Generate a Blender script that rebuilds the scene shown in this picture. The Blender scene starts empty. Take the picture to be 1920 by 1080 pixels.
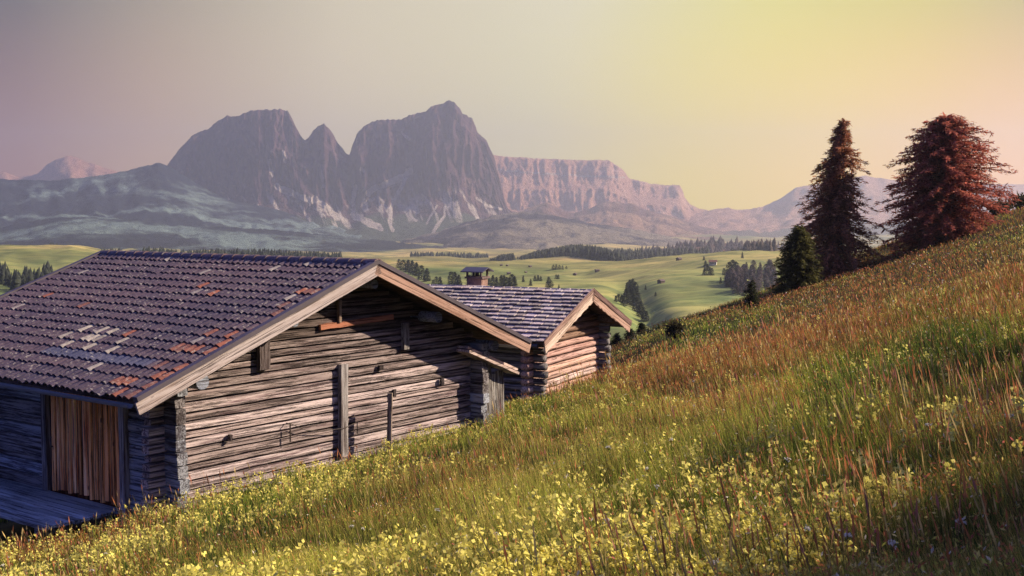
import bpy, math, random
import numpy as np
from mathutils import Vector, Matrix

random.seed(7)
SC = bpy.context.scene
COL = SC.collection
F = 2200.0            # focal length in photo pixels
HZ = 400.0            # photo row of the horizon
R = math.radians

# ------------------------------------------------------------------ helpers
DOF_N = 8.0; SUN_E = 5.0; SKY_K = .68; EXPO = 0.92; NISH_MIX = .04; ZENITH = (.075, .10, .36)
HAZE_C = (.64, .71, .96); HAZE_D = 1.4e-4; HAZE_G = .58
GRASS_N = 340000; FLOWER_N = 32000
def pt(px, py, d):
    """world point seen at photo pixel px,py at forward distance d (camera at the origin, level)"""
    return Vector(((px - 960.0) / F * d, d, -(py - HZ) / F * d))

_rng = np.random.RandomState(11)
_LAT = _rng.rand(256, 256)
def vnoise(x, y):
    x = np.asarray(x, float); y = np.asarray(y, float)
    xi = np.floor(x).astype(int); yi = np.floor(y).astype(int)
    fx = x - xi; fy = y - yi
    fx = fx * fx * (3 - 2 * fx); fy = fy * fy * (3 - 2 * fy)
    a = _LAT[xi % 256, yi % 256]; b = _LAT[(xi + 1) % 256, yi % 256]
    c = _LAT[xi % 256, (yi + 1) % 256]; d = _LAT[(xi + 1) % 256, (yi + 1) % 256]
    return (a * (1 - fx) + b * fx) * (1 - fy) + (c * (1 - fx) + d * fx) * fy
def fbm(x, y, o=4):
    s = 0; a = .5; t = 0
    for k in range(o):
        s = s + a * vnoise(np.asarray(x) * 2 ** k + 17.3 * k, np.asarray(y) * 2 ** k + 9.1 * k); t += a; a *= .5
    return s / t
def ridged(x, y, o=4):
    s = 0; a = .5; t = 0
    for k in range(o):
        n = vnoise(np.asarray(x) * 2 ** k + 31.7 * k, np.asarray(y) * 2 ** k + 5.9 * k)
        s = s + a * (1 - np.abs(2 * n - 1)); t += a; a *= .5
    return s / t
def sstep(a, b, x):
    t = np.clip((np.asarray(x, float) - a) / (b - a), 0, 1)
    return t * t * (3 - 2 * t)

def tag(o, label=None, cat=None, group=None, kind=None):
    if label: o['label'] = label
    if cat: o['category'] = cat
    if group: o['group'] = group
    if kind: o['kind'] = kind
    return o
def empty(name, loc=(0, 0, 0), rz=0.0, parent=None):
    o = bpy.data.objects.new(name, None); COL.objects.link(o)
    o.empty_display_size = .2
    o.location = loc; o.rotation_euler = (0, 0, rz)
    if parent: o.parent = parent
    return o
def link(name, me, parent=None, loc=None, rz=None):
    o = bpy.data.objects.new(name, me); COL.objects.link(o)
    if parent: o.parent = parent
    if loc is not None: o.location = loc
    if rz is not None: o.rotation_euler = (0, 0, rz)
    return o
def np_mesh(name, V, faces_flat, sizes, mat, col=None, smooth=False):
    """mesh from numpy arrays; sizes = verts per face; col = per-vertex RGB"""
    me = bpy.data.meshes.new(name)
    V = np.asarray(V, np.float32); faces_flat = np.asarray(faces_flat, np.int32); sizes = np.asarray(sizes, np.int32)
    me.vertices.add(len(V)); me.vertices.foreach_set('co', V.ravel())
    me.loops.add(len(faces_flat)); me.loops.foreach_set('vertex_index', faces_flat)
    me.polygons.add(len(sizes))
    st = np.zeros(len(sizes), np.int32); st[1:] = np.cumsum(sizes)[:-1]
    me.polygons.foreach_set('loop_start', st)
    if smooth: me.polygons.foreach_set('use_smooth', np.ones(len(sizes), bool))
    me.update(calc_edges=True); me.validate()
    if col is not None:
        a = me.color_attributes.new('Col', 'FLOAT_COLOR', 'POINT')
        c4 = np.ones((len(V), 4), np.float32); c4[:, :3] = col
        a.data.foreach_set('color', c4.ravel())
    me.materials.append(mat)
    return me
class MB:
    """collects shapes into one mesh, a colour per vertex"""
    def __init__(s): s.v = []; s.f = []; s.c = []
    def add(s, vs, fs, c=(1, 1, 1)):
        n = len(s.v); s.v += [tuple(p) for p in vs]; s.f += [tuple(i + n for i in f) for f in fs]; s.c += [c] * len(vs)
    def box(s, x0, x1, y0, y1, z0, z1, c=(1, 1, 1), jit=0.0):
        vs = [(x, y, z) for z in (z0, z1) for y in (y0, y1) for x in (x0, x1)]
        if jit: vs = [tuple(q + random.uniform(-jit, jit) for q in p) for p in vs]
        s.add(vs, [(0, 2, 3, 1), (4, 5, 7, 6), (0, 1, 5, 4), (2, 6, 7, 3), (0, 4, 6, 2), (1, 3, 7, 5)], c)
    def beam(s, p, q, w, h, up=(0, 0, 1), c=(1, 1, 1), n=1, jit=0.0):
        """bar from p to q, w across, h along up; n segments with jitter"""
        p = Vector(p); q = Vector(q); d = (q - p).normalized(); up = Vector(up)
        sd = d.cross(up).normalized(); up = sd.cross(d).normalized()
        rings = []
        for i in range(n + 1):
            b = p.lerp(q, i / n)
            rings.append([b + sd * (a * w / 2 + random.uniform(-jit, jit)) + up * (e * h / 2 + random.uniform(-jit, jit)) for a, e in ((-1, -1), (1, -1), (1, 1), (-1, 1))])
        vs = [v for r in rings for v in r]; fs = []
        for i in range(n):
            for k in range(4): fs.append((i * 4 + k, i * 4 + (k + 1) % 4, i * 4 + 4 + (k + 1) % 4, i * 4 + 4 + k))
        fs.append((3, 2, 1, 0)); m = n * 4; fs.append((m, m + 1, m + 2, m + 3))
        s.add(vs, fs, c)
    def tube(s, path, rad, ns=8, c=(1, 1, 1), cap=True, arc=None):
        """round tube along a path; rad a number or one per point"""
        P = [Vector(p) for p in path]; vs = []; fs = []
        rads = rad if isinstance(rad, (list, tuple)) else [rad] * len(P)
        for i, p in enumerate(P):
            d = (P[min(i + 1, len(P) - 1)] - P[max(i - 1, 0)]).normalized()
            a = Vector((0, 0, 1)) if abs(d.z) < .9 else Vector((1, 0, 0))
            sx = d.cross(a).normalized(); sy = sx.cross(d)
            for k in range(ns):
                t = 2 * math.pi * k / ns
                vs.append(p + (sx * math.cos(t) + sy * math.sin(t)) * rads[i])
        for i in range(len(P) - 1):
            for k in range(ns): fs.append((i * ns + k, i * ns + (k + 1) % ns, i * ns + ns + (k + 1) % ns, i * ns + ns + k))
        if cap:
            fs.append(tuple(range(ns - 1, -1, -1))); m = (len(P) - 1) * ns; fs.append(tuple(range(m, m + ns)))
        s.add(vs, fs, c)
    def log(s, axis, a0, a1, face, inner, z0, z1, c, rnd=.3, seg=.6, jit=.012, out=1):
        """a hewn log along local axis 'x' or 'y'; outer face at coordinate `face`, back at `inner`;
        rnd 0 = square, 1 = round"""
        n = max(2, int(abs(a1 - a0) / seg)); h = z1 - z0; dpt = inner - face
        prof = []
        for k in range(12):
            t = math.pi * 2 * k / 12 + math.pi / 12
            cx, cz = math.cos(t), math.sin(t)
            m = max(abs(cx), abs(cz)); q = rnd + (1 - rnd) / m * .98
            prof.append((.5 + .5 * cx * q, .5 + .5 * cz * q))
        vs = []; fs = []
        for i in range(n + 1):
            a = a0 + (a1 - a0) * i / n
            sh = random.uniform(-jit, jit); sz = random.uniform(-jit, jit) * .6
            for (e, f) in prof:
                b = face + dpt * e + sh * (1 - e) + random.uniform(-jit, jit) * .4
                z = z0 + h * f + sz + random.uniform(-jit, jit) * .3
                vs.append((a, b, z) if axis == 'x' else (b, a, z))
        for i in range(n):
            for k in range(12):
                fs.append((i * 12 + k, i * 12 + (k + 1) % 12, i * 12 + 12 + (k + 1) % 12, i * 12 + 12 + k))
        fs.append(tuple(range(11, -1, -1))); m = n * 12; fs.append(tuple(range(m, m + 12)))
        s.add(vs, fs, c)
    def build(s, name, mat, parent=None, smooth=False, loc=None, rz=None):
        me = bpy.data.meshes.new(name); me.from_pydata(s.v, [], s.f)
        a = me.color_attributes.new('Col', 'FLOAT_COLOR', 'POINT')
        c4 = np.ones((len(s.v), 4), np.float32); c4[:, :3] = np.array(s.c, np.float32)
        a.data.foreach_set('color', c4.ravel())
        import bmesh
        bm = bmesh.new(); bm.from_mesh(me); bmesh.ops.recalc_face_normals(bm, faces=bm.faces[:]); bm.to_mesh(me); bm.free()
        if smooth: me.polygons.foreach_set('use_smooth', np.ones(len(me.polygons), bool))
        me.materials.append(mat); me.update()
        return link(name, me, parent, loc, rz)

# ------------------------------------------------------------------ materials
class NT:
    def __init__(s, name):
        s.m = bpy.data.materials.new(name); s.m.use_nodes = True
        s.t = s.m.node_tree; s.n = s.t.nodes; s.b = s.n['Principled BSDF']; s.out = s.n['Material Output']
    def nd(s, kind, **kw):
        n = s.n.new(kind)
        for k, v in kw.items():
            if isinstance(v, bpy.types.NodeSocket): s.t.links.new(v, n.inputs[k.replace('_', ' ')])
            elif hasattr(n, k): setattr(n, k, v)
            else: n.inputs[k.replace('_', ' ')].default_value = v
        return n
    def ln(s, a, b): s.t.links.new(a, b)
    def attr(s, name='Col'): return s.nd('ShaderNodeAttribute', attribute_name=name)
    def coord(s, scale=(1, 1, 1), kind='Object', rot=(0, 0, 0)):
        c = s.nd('ShaderNodeTexCoord'); m = s.nd('ShaderNodeMapping'); src = c.outputs[kind]; rot = getattr(s, 'tilt', rot)
        if any(rot):
            r = s.nd('ShaderNodeMapping'); s.ln(src, r.inputs['Vector']); r.inputs['Rotation'].default_value = rot; src = r.outputs['Vector']
        s.ln(src, m.inputs['Vector']); m.inputs['Scale'].default_value = scale
        return m.outputs['Vector']
    def pos(s, scale=(1, 1, 1)):
        g = s.nd('ShaderNodeNewGeometry'); m = s.nd('ShaderNodeMapping')
        s.ln(g.outputs['Position'], m.inputs['Vector']); m.inputs['Scale'].default_value = scale
        return m.outputs['Vector']
    def noise(s, vec, scale=1., detail=4., rough=.55, dist=0.):
        n = s.nd('ShaderNodeTexNoise'); s.ln(vec, n.inputs['Vector'])
        n.inputs['Scale'].default_value = scale; n.inputs['Detail'].default_value = detail
        n.inputs['Roughness'].default_value = rough; n.inputs['Distortion'].default_value = dist
        return n.outputs['Fac']
    def ramp(s, fac, stops):
        r = s.nd('ShaderNodeValToRGB'); s.ln(fac, r.inputs['Fac']); e = r.color_ramp.elements
        while len(e) < len(stops): e.new(.5)
        for i, (p, c) in enumerate(stops):
            e[i].position = p; e[i].color = (*(c if hasattr(c, '__len__') else (c, c, c)), 1)
        return r.outputs['Color']
    def mix(s, fac, a, b, mode='MIX'):
        m = s.nd('ShaderNodeMix', data_type='RGBA', blend_type=mode)
        for k, v in ((0, fac), (6, a), (7, b)):
            sock = m.inputs[k]
            if isinstance(v, bpy.types.NodeSocket): s.ln(v, sock)
            elif hasattr(v, '__len__'): sock.default_value = (*v, 1)
            else: sock.default_value = v if k == 0 else (v, v, v, 1)
        return m.outputs[2]
    def math(s, op, a, b=0.0, clamp=False):
        m = s.nd('ShaderNodeMath', operation=op, use_clamp=clamp)
        for i, v in enumerate((a, b)):
            if isinstance(v, bpy.types.NodeSocket): s.ln(v, m.inputs[i])
            else: m.inputs[i].default_value = v
        return m.outputs[0]
    def bump(s, h, strength=.4, dist=.02):
        b = s.nd('ShaderNodeBump'); s.ln(h, b.inputs['Height']); b.inputs['Strength'].default_value = strength; b.inputs['Distance'].default_value = dist
        s.ln(b.outputs['Normal'], s.b.inputs['Normal'])
    def done(s, color, rough=.85, spec=.2):
        if isinstance(color, bpy.types.NodeSocket): s.ln(color, s.b.inputs['Base Color'])
        else: s.b.inputs['Base Color'].default_value = (*color, 1)
        s.b.inputs['Roughness'].default_value = rough; s.b.inputs['Specular IOR Level'].default_value = spec
        return s.m

def wood(name, axis='x', pale=(.46, .37, .31), mid=(.22, .15, .115), dark=(.035, .024, .024), amount=.5, fine=1.0, bump=.7, tilt=0.0):
    """weathered timber: grain runs along a local axis, dark checks and knots, Col tints each log"""
    n = NT(name); n.tilt = (0, tilt, 0)
    sc = {'x': (.55, 11, 11), 'y': (11, .55, 11), 'z': (11, 11, .55)}[axis]
    v = n.coord(tuple(q * fine for q in sc))
    g = n.noise(v, 1.6, 7, .68, .6)
    big = n.noise(n.coord(tuple(min(q, 2.2) * .7 for q in sc)), 1., 4, .6)
    v2 = n.coord(tuple(q * fine * (.7 if q < 1 else 1.5) for q in sc))
    crack = n.noise(v2, 1.5, 6, .72, .35)
    base = n.ramp(n.math('ADD', n.math('MULTIPLY', g, .65), n.math('MULTIPLY', big, .45)), [(.31, dark), (.31 + .30 * amount, mid), (.56, pale), (.78, tuple(min(1, q * 1.15) for q in pale))])
    ck = n.ramp(crack, [(.41, 0.0), (.49, 1.0)])
    col = n.mix(n.math('MULTIPLY', n.math('SUBTRACT', 1.0, ck), .8), base, dark)
    vor = n.nd('ShaderNodeTexVoronoi'); n.ln(n.coord({'x': (1.7, 5, 5), 'y': (5, 1.7, 5), 'z': (5, 5, 1.7)}[axis]), vor.inputs['Vector']); vor.inputs['Scale'].default_value = 1.0
    kn = n.ramp(vor.outputs['Distance'], [(.06, 1.0), (.12, 0.0)])
    col = n.mix(n.math('MULTIPLY', kn, .7), col, dark)
    col = n.mix(1.0, col, n.attr().outputs['Color'], 'MULTIPLY')
    n.bump(n.math('ADD', n.math('MULTIPLY', g, .5), n.math('MULTIPLY', ck, .6)), bump, .035)
    return n.done(col, .9, .15)

M = {}
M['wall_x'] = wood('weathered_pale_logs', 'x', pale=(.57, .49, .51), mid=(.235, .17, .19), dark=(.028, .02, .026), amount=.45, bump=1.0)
M['wall_y'] = wood('weathered_logs_painted_shade', 'y', pale=(.34, .34, .38), mid=(.13, .12, .14), amount=.6)  # darker, bluer copy of the logs with shade put into the colour
M['post'] = wood('weathered_post', 'z', pale=(.36, .33, .31), mid=(.17, .14, .13), amount=.6)
M['board_x'] = wood('barge_timber', 'x', pale=(.50, .42, .40), mid=(.31, .23, .20), amount=.35, fine=.9, bump=.4)
BRG = dict(pale=(.50, .42, .40), mid=(.31, .23, .20), amount=.35, fine=.9, bump=.4)
M['board_up'] = wood('barge_timber_rising', 'x', tilt=.345, **BRG); M['board_down'] = wood('barge_timber_falling', 'x', tilt=-.365, **BRG)
M['red_door'] = wood('red_brown_slats', 'z', pale=(.88, .43, .17), mid=(.54, .16, .055), amount=.45, fine=.7)
M['deck'] = wood('grey_deck_planks', 'y', pale=(.46, .50, .54), mid=(.25, .27, .30), amount=.5)
M['soffit'] = wood('dark_roof_timber', 'y', pale=(.16, .11, .09), mid=(.08, .055, .045), amount=.5)
M['hut_x'] = wood('sunbleached_round_logs', 'x', pale=(.72, .64, .64), mid=(.50, .40, .38), dark=(.05, .03, .03), amount=.25, fine=.8, bump=.5)
M['end'] = wood('log_end_grain', 'x', pale=(.34, .36, .42), mid=(.19, .19, .21), amount=.5, fine=1.4)

def attr_mat(name, rough=.8, spec=.2, nscale=6, lo=.7, hi=1.2, bump=0., nv=(1, 1, 1)):
    n = NT(name); v = n.coord(nv)
    f = n.noise(v, nscale, 5, .6)
    c = n.mix(1.0, n.attr().outputs['Color'], n.ramp(f, [(.3, lo), (.7, hi)]), 'MULTIPLY')
    if bump: n.bump(f, bump, .01)
    return n.done(c, rough, spec)
def tile_mat():
    n = NT('clay_roof_tiles'); v = n.coord()
    f = n.noise(v, 9, 6, .7); g = n.noise(n.coord(), 2.1, 5, .65)
    c = n.mix(1.0, n.attr().outputs['Color'], n.ramp(f, [(.3, .55), (.7, 1.3)]), 'MULTIPLY')
    lich = n.math('MULTIPLY', n.ramp(n.noise(v, 17, 4, .6), [(.54, 0.0), (.66, 1.0)]), n.ramp(g, [(.42, 0.0), (.6, .75)]))
    c = n.mix(lich, c, (.42, .39, .34))
    n.bump(f, .3, .01)
    return n.done(c, .5, .45)
M['tile'] = tile_mat()
M['shingle'] = attr_mat('silver_wood_shingles', .8, .25, 14, .6, 1.2, .4, (1, 1, 1))
M['metal'] = attr_mat('zinc_gutter', .38, .6, 3, .8, 1.1)
M['flash'] = attr_mat('dark_verge_metal', .5, .5, 3, .8, 1.1)
M['brick'] = (lambda n: (n.done(n.mix(1.0, n.attr().outputs['Color'], n.ramp(n.noise(n.coord(), 9, 4, .6), [(.3, .6), (.7, 1.2)]), 'MULTIPLY'), .9, .1)))(NT('rough_chimney_masonry'))
M['iron'] = attr_mat('rusty_iron', .7, .4, 20, .7, 1.2)
M['bark'] = wood('conifer_bark', 'z', pale=(.13, .09, .07), mid=(.07, .05, .04), amount=.5)

def leaf_mat(name, trans=.35, nscale=.5):
    n = NT(name)
    c = n.mix(1.0, n.attr().outputs['Color'], n.ramp(n.noise(n.pos(), nscale, 3, .6), [(.3, .75), (.7, 1.25)]), 'MULTIPLY')
    n.done(c, .75, .12)
    tr = n.nd('ShaderNodeBsdfTranslucent'); n.ln(c, tr.inputs['Color'])
    mx = n.nd('ShaderNodeMixShader'); mx.inputs[0].default_value = trans
    n.ln(n.b.outputs[0], mx.inputs[1]); n.ln(tr.outputs[0], mx.inputs[2]); n.ln(mx.outputs[0], n.out.inputs['Surface'])
    return n.m
M['grass'] = leaf_mat('meadow_grass_blades', .36, .35)
M['petal'] = leaf_mat('flower_petals', .3, 2.0)
M['needle'] = leaf_mat('conifer_needles', .38, .8)
M['fartree'] = leaf_mat('far_conifer_needles', .1, .15)
# ------------------------------------------------------------------ camera, sun, sky
cam = bpy.data.objects.new('camera', bpy.data.cameras.new('camera')); COL.objects.link(cam)
cam.data.sensor_width = 36; cam.data.lens = F / 1920 * 36
cam.data.clip_start = .1; cam.data.clip_end = 60000
cam.rotation_euler = (R(90) - math.atan((540 - HZ) / F), 0, 0)
cam.data.dof.use_dof = True; cam.data.dof.focus_distance = 15; cam.data.dof.aperture_fstop = DOF_N
SC.camera = cam

SUN_EL, SUN_AZ = R(30), R(76)      # azimuth clockwise from +Y (away from the camera)
sd = Vector((math.sin(SUN_AZ) * math.cos(SUN_EL), math.cos(SUN_AZ) * math.cos(SUN_EL), math.sin(SUN_EL)))
sun = bpy.data.objects.new('sun', bpy.data.lights.new('sun', 'SUN')); COL.objects.link(sun)
sun.data.energy = SUN_E; sun.data.angle = R(.5); sun.data.color = (1.0, .81, .58)
sun.rotation_euler = (-sd).to_track_quat('-Z', 'Y').to_euler()

w = bpy.data.worlds.new('World'); SC.world = w; w.use_nodes = True
t = w.node_tree; N = t.nodes; L = t.links; N.clear()
def wn(k, **kw):
    n = N.new(k)
    for a, b in kw.items(): setattr(n, a, b)
    return n
sky = wn('ShaderNodeTexSky', sky_type='NISHITA', sun_disc=False)
sky.sun_elevation = SUN_EL; sky.sun_rotation = SUN_AZ; sky.altitude = 1900; sky.air_density = 1.2; sky.dust_density = 4.0; sky.ozone_density = 2.0
geo = wn('ShaderNodeTexCoord'); sep = wn('ShaderNodeSeparateXYZ'); L.new(geo.outputs['Generated'], sep.inputs[0])
# sky colours with edge vignette and glow painted in: gold towards the sun's side, dusky mauve away from it, blue-violet overhead
at = wn('ShaderNodeMath', operation='ARCTAN2'); L.new(sep.outputs['X'], at.inputs[0]); L.new(sep.outputs['Y'], at.inputs[1])
def ramp(sock, lo, hi, stops):
    mr = wn('ShaderNodeMapRange'); mr.inputs['From Min'].default_value = lo; mr.inputs['From Max'].default_value = hi; L.new(sock, mr.inputs['Value'])
    r = wn('ShaderNodeValToRGB'); L.new(mr.outputs[0], r.inputs[0]); e = r.color_ramp.elements
    while len(e) < len(stops): e.new(.5)
    for i, (p, c) in enumerate(stops): e[i].position = p; e[i].color = (*c, 1)
    return r.outputs[0]
def srgb(r, g, b): return tuple(((c / 255 + .055) / 1.055) ** 2.4 if c > 10 else c / 3294.6 for c in (r, g, b))
A = lambda deg: (deg + 180) / 360
low = ramp(at.outputs[0], R(-180), R(180), [(A(-170), srgb(60, 80, 150)), (A(-75), srgb(58, 82, 150)), (A(-42), srgb(90, 84, 112)), (A(-30), srgb(136, 88, 78)), (A(-23), srgb(164, 108, 84)), (A(-17), srgb(208, 164, 120)), (A(-9), srgb(222, 200, 158)), (A(1), srgb(224, 212, 146)), (A(8), srgb(250, 222, 54)), (A(15), srgb(268, 216, 0)), (A(22), srgb(268, 184, 0)), (A(36), srgb(240, 150, 20)), (A(76), srgb(255, 205, 110)), (A(115), srgb(190, 140, 120)), (A(150), srgb(70, 84, 148))])
high = ramp(at.outputs[0], R(-180), R(180), [(A(-170), srgb(50, 72, 140)), (A(-75), srgb(50, 72, 140)), (A(-30), srgb(56, 66, 66)), (A(-23), srgb(80, 84, 80)), (A(-16), srgb(158, 146, 120)), (A(-8), srgb(204, 192, 160)), (A(3), srgb(214, 206, 168)), (A(12), srgb(214, 206, 100)), (A(19), srgb(194, 184, 54)), (A(25), srgb(148, 142, 50)), (A(40), srgb(140, 140, 110)), (A(76), srgb(210, 190, 150)), (A(120), srgb(90, 100, 150))])
def mixc(fac, a, b, mode='MIX'):
    m = wn('ShaderNodeMix', data_type='RGBA', blend_type=mode)
    for sk, v in ((m.inputs[0], fac), (m.inputs[6], a), (m.inputs[7], b)):
        if isinstance(v, bpy.types.NodeSocket): L.new(v, sk)
        elif hasattr(v, '__len__'): sk.default_value = (*v, 1)
        else: sk.default_value = v
    return m.outputs[2]
ef = ramp(sep.outputs['Z'], 0.0, .25, [(.12, (0, 0, 0)), (.72, (1, 1, 1))])
zf = ramp(sep.outputs['Z'], 0.0, 1.0, [(.20, (0, 0, 0)), (.42, (1, 1, 1))])
band = mixc(ef, low, high)
dusk = mixc(zf, band, ZENITH)
nish = mixc(1.0, sky.outputs[0], (.085, .085, .085), 'MULTIPLY')
fin = mixc(NISH_MIX, dusk, nish)
bg = wn('ShaderNodeBackground'); L.new(fin, bg.inputs[0]); bg.inputs[1].default_value = SKY_K
wo = wn('ShaderNodeOutputWorld'); L.new(bg.outputs[0], wo.inputs[0])

SC.view_settings.view_transform = 'Standard'; SC.view_settings.look = 'None'; SC.view_settings.gamma = 1; SC.view_settings.exposure = EXPO
SC.view_settings.use_curve_mapping = False
SC.render.engine = 'CYCLES'
cy = SC.cycles
cy.max_bounces = 5; cy.diffuse_bounces = 2; cy.glossy_bounces = 2; cy.transmission_bounces = 3; cy.transparent_max_bounces = 4; cy.volume_bounces = 1
cy.use_denoising = True; cy.caustics_reflective = False; cy.caustics_refractive = False
try:
    cy.denoiser = 'OPENIMAGEDENOISE'; cy.denoising_prefilter = 'NONE'
except Exception: pass

# ------------------------------------------------------------------ terrain
def brow(x): return np.where(x > 0, np.minimum(59 + 1.5 * x, 64 + 1.05 * x), 59.0)
def zmeadow(x, y):
    x = np.asarray(x, float); y = np.asarray(y, float)
    b = np.where(y < 45, -.114 * y, -5.13 - .082 * (y - 45))
    z = -1.6 + .21 * x + b + .0022 * np.maximum(x, 0) ** 2 - .0062 * np.maximum(np.minimum(x, 90) - 28, 0) ** 2 - .8 * np.maximum(x - 90, 0) * .6
    z = z + .12 * (fbm(x * .11 + 5, y * .11, 3) - .5) * sstep(6, 14, y) + .5 * (fbm(x * .03 + 9, y * .03, 2) - .5) * sstep(30, 60, y)
    z = z - .24 * sstep(5, 14, y) - .35 * np.exp(-(((x + 10.8) / 3.0) ** 2 + ((y - 21.5) / 3.2) ** 2))
    z = z - .95 * sstep(10, 3.5, x) * sstep(42, 56, y)
    t = np.maximum(y - brow(x), 0)
    drop = np.where(t < 25, .008 * t * t, 5 + .4 * (t - 25))
    return z - drop
def zvalley(x, y):
    x = np.asarray(x, float); y = np.asarray(y, float)
    az = x / np.maximum(y, 1)
    z = np.interp(y, [0, 300, 450, 700, 1000, 1300, 1450, 1700, 2200, 3000, 4500, 8000], [-36, -38, -41, -47, -49, -53, -58, -68, -84, -98, -100, -100])
    A1 = sstep(.02, .20, az) * np.exp(-((y - 1000) / 420) ** 2) * 13          # rise towards the farmhouse
    A2 = sstep(-.28, -.38, az) * np.exp(-((y - 1150) / 520) ** 2) * 20        # fields left of the barn
    A3 = np.exp(-((az - .06) / .075) ** 2 - ((y - 1450) / 170) ** 2) * 9       # knoll below the wood
    A4 = np.exp(-((az - .02) / .045) ** 2 - ((y - 1180) / 100) ** 2) * 4
    gl = np.abs(az - (.092 + .00009 * (760 - y)))                              # stream gully
    A5 = -np.exp(-(gl / .016) ** 2) * sstep(820, 640, y) * 6
    A6 = sstep(.19, .235, az) * np.exp(-((y - 620) / 190) ** 2) * -9
    rol = (fbm(x * .0045 + 3, y * .0045, 4) - .5) * np.interp(y, [0, 400, 900, 1500, 3000], [5, 9, 16, 20, 40])
    rol = rol * (1 - .8 * np.exp(-((y - 1380) / 320) ** 2) * sstep(-.06, -.02, az) * sstep(.15, .11, az))
    fine = (ridged(x * .02 + y * .008, y * .012, 3) - .5) * np.interp(y, [0, 300, 900, 2000], [2, 5, 6, 2])
    z = z + A1 + A2 + A4 + A5 + A6 + rol + fine
    px = 960 + az * F
    zt = -(np.interp(px, [880, 918, 965, 1030, 1060, 1100, 1150, 1192, 1230], [497, 490, 488, 483, 480, 480, 489, 497, 499]) - HZ) / F * 1420      # knoll below the wood
    w_ = np.exp(-((y - 1420) / 190) ** 2) * sstep(830, 915, px) * sstep(1290, 1180, px)
    return z * (1 - w_) + zt * w_
def ground_z(x, y): return float(max(zmeadow(x, y), zvalley(x, y)))
def grid_mesh(name, X, Y, Z, mat, kind='structure', smooth=True, attrs=None):
    ni, nj = X.shape
    V = np.stack([X, Y, Z], -1).reshape(-1, 3)
    i, j = np.meshgrid(np.arange(ni - 1), np.arange(nj - 1), indexing='ij')
    a = i * nj + j
    q = np.stack([a, a + 1, a + nj + 1, a + nj], -1).reshape(-1)
    me = np_mesh(name, V, q, np.full((ni - 1) * (nj - 1), 4), mat, None, smooth)
    for k, v in (attrs or {}).items():
        at_ = me.attributes.new(k, 'FLOAT', 'POINT'); at_.data.foreach_set('value', np.asarray(v, np.float32).ravel())
    # faces upward
    if len(me.polygons) and sum(p.normal.z for p in list(me.polygons)[:50]) < 0: me.flip_normals()
    return tag(link(name, me), kind=kind)

n = NT('meadow_soil')
c = n.ramp(n.noise(n.pos(), .5, 6, .65), [(.3, (.02, .02, .012)), (.5, (.045, .042, .015)), (.62, (.08, .065, .02)), (.75, (.08, .045, .022))])
c = n.mix(n.ramp(n.noise(n.pos((1, 1, 1)), 9, 4, .7), [(.35, .0), (.65, .8)]), c, (.028, .03, .012))
M['soil'] = n.done(c, .95, .05)
xs = np.concatenate([np.linspace(-150, -30, 25)[:-1], np.linspace(-30, 60, 181), np.linspace(60, 220, 33)[1:]])
ys = np.concatenate([np.linspace(-25, 0, 12)[:-1], np.linspace(0, 130, 220), np.linspace(130, 330, 35)[1:]])
X, Y = np.meshgrid(xs, ys, indexing='ij')
meadow = grid_mesh('meadow', X, Y, zmeadow(X, Y), M['soil'])

n = NT('alpine_pasture')
p = n.pos()
f1 = n.noise(p, .006, 6, .6); f2 = n.noise(n.pos((.02, .05, .02)), 1, 6, .65, .8)
c = n.ramp(f1, [(.36, (.16, .19, .06)), (.45, (.36, .32, .11)), (.55, (.52, .41, .16)), (.72, (.50, .33, .15))])
c = n.mix(n.ramp(f2, [(.47, 0.0), (.62, .85)]), c, (.085, .085, .035))
sepn = n.nd('ShaderNodeSeparateXYZ'); n.ln(n.nd('ShaderNodeNewGeometry').outputs['Position'], sepn.inputs[0])
near = n.nd('ShaderNodeMapRange'); near.inputs['From Min'].default_value = 650; near.inputs['From Max'].default_value = 1300; n.ln(sepn.outputs['Y'], near.inputs['Value'])
lush = n.ramp(n.noise(p, .011, 6, .65), [(.35, (.09, .15, .06)), (.50, (.22, .26, .09)), (.66, (.42, .39, .14))])
c = n.mix(near.outputs[0], lush, c)
f4 = n.noise(n.pos((.035, .10, .035)), 1, 7, .72, 1.1); f5 = n.noise(n.pos((.0028, .0045, .003)), 1, 5, .6, .5)
c = n.mix(1.0, c, n.ramp(f4, [(.33, (.52, .56, .5)), (.5, (1, 1, 1)), (.68, (1.25, 1.2, 1.15))]), 'MULTIPLY')
c = n.mix(n.ramp(f5, [(.50, 0.0), (.57, .6)]), c, (.10, .12, .05))
M['pasture'] = n.done(c, .95, .05)
dd = np.concatenate([np.geomspace(110, 3200, 330), np.linspace(3200, 8050, 30)[1:]])
tt = np.concatenate([np.linspace(-3.2, -.62, 30)[:-1], np.linspace(-.62, .62, 380), np.linspace(.62, 3.2, 30)[1:]])
T, D = np.meshgrid(tt, dd, indexing='ij')
X = np.clip(T * D, -6900, 6900)
valley = grid_mesh('valley_ground', X, D, zvalley(X, D), M['pasture'])

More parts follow.
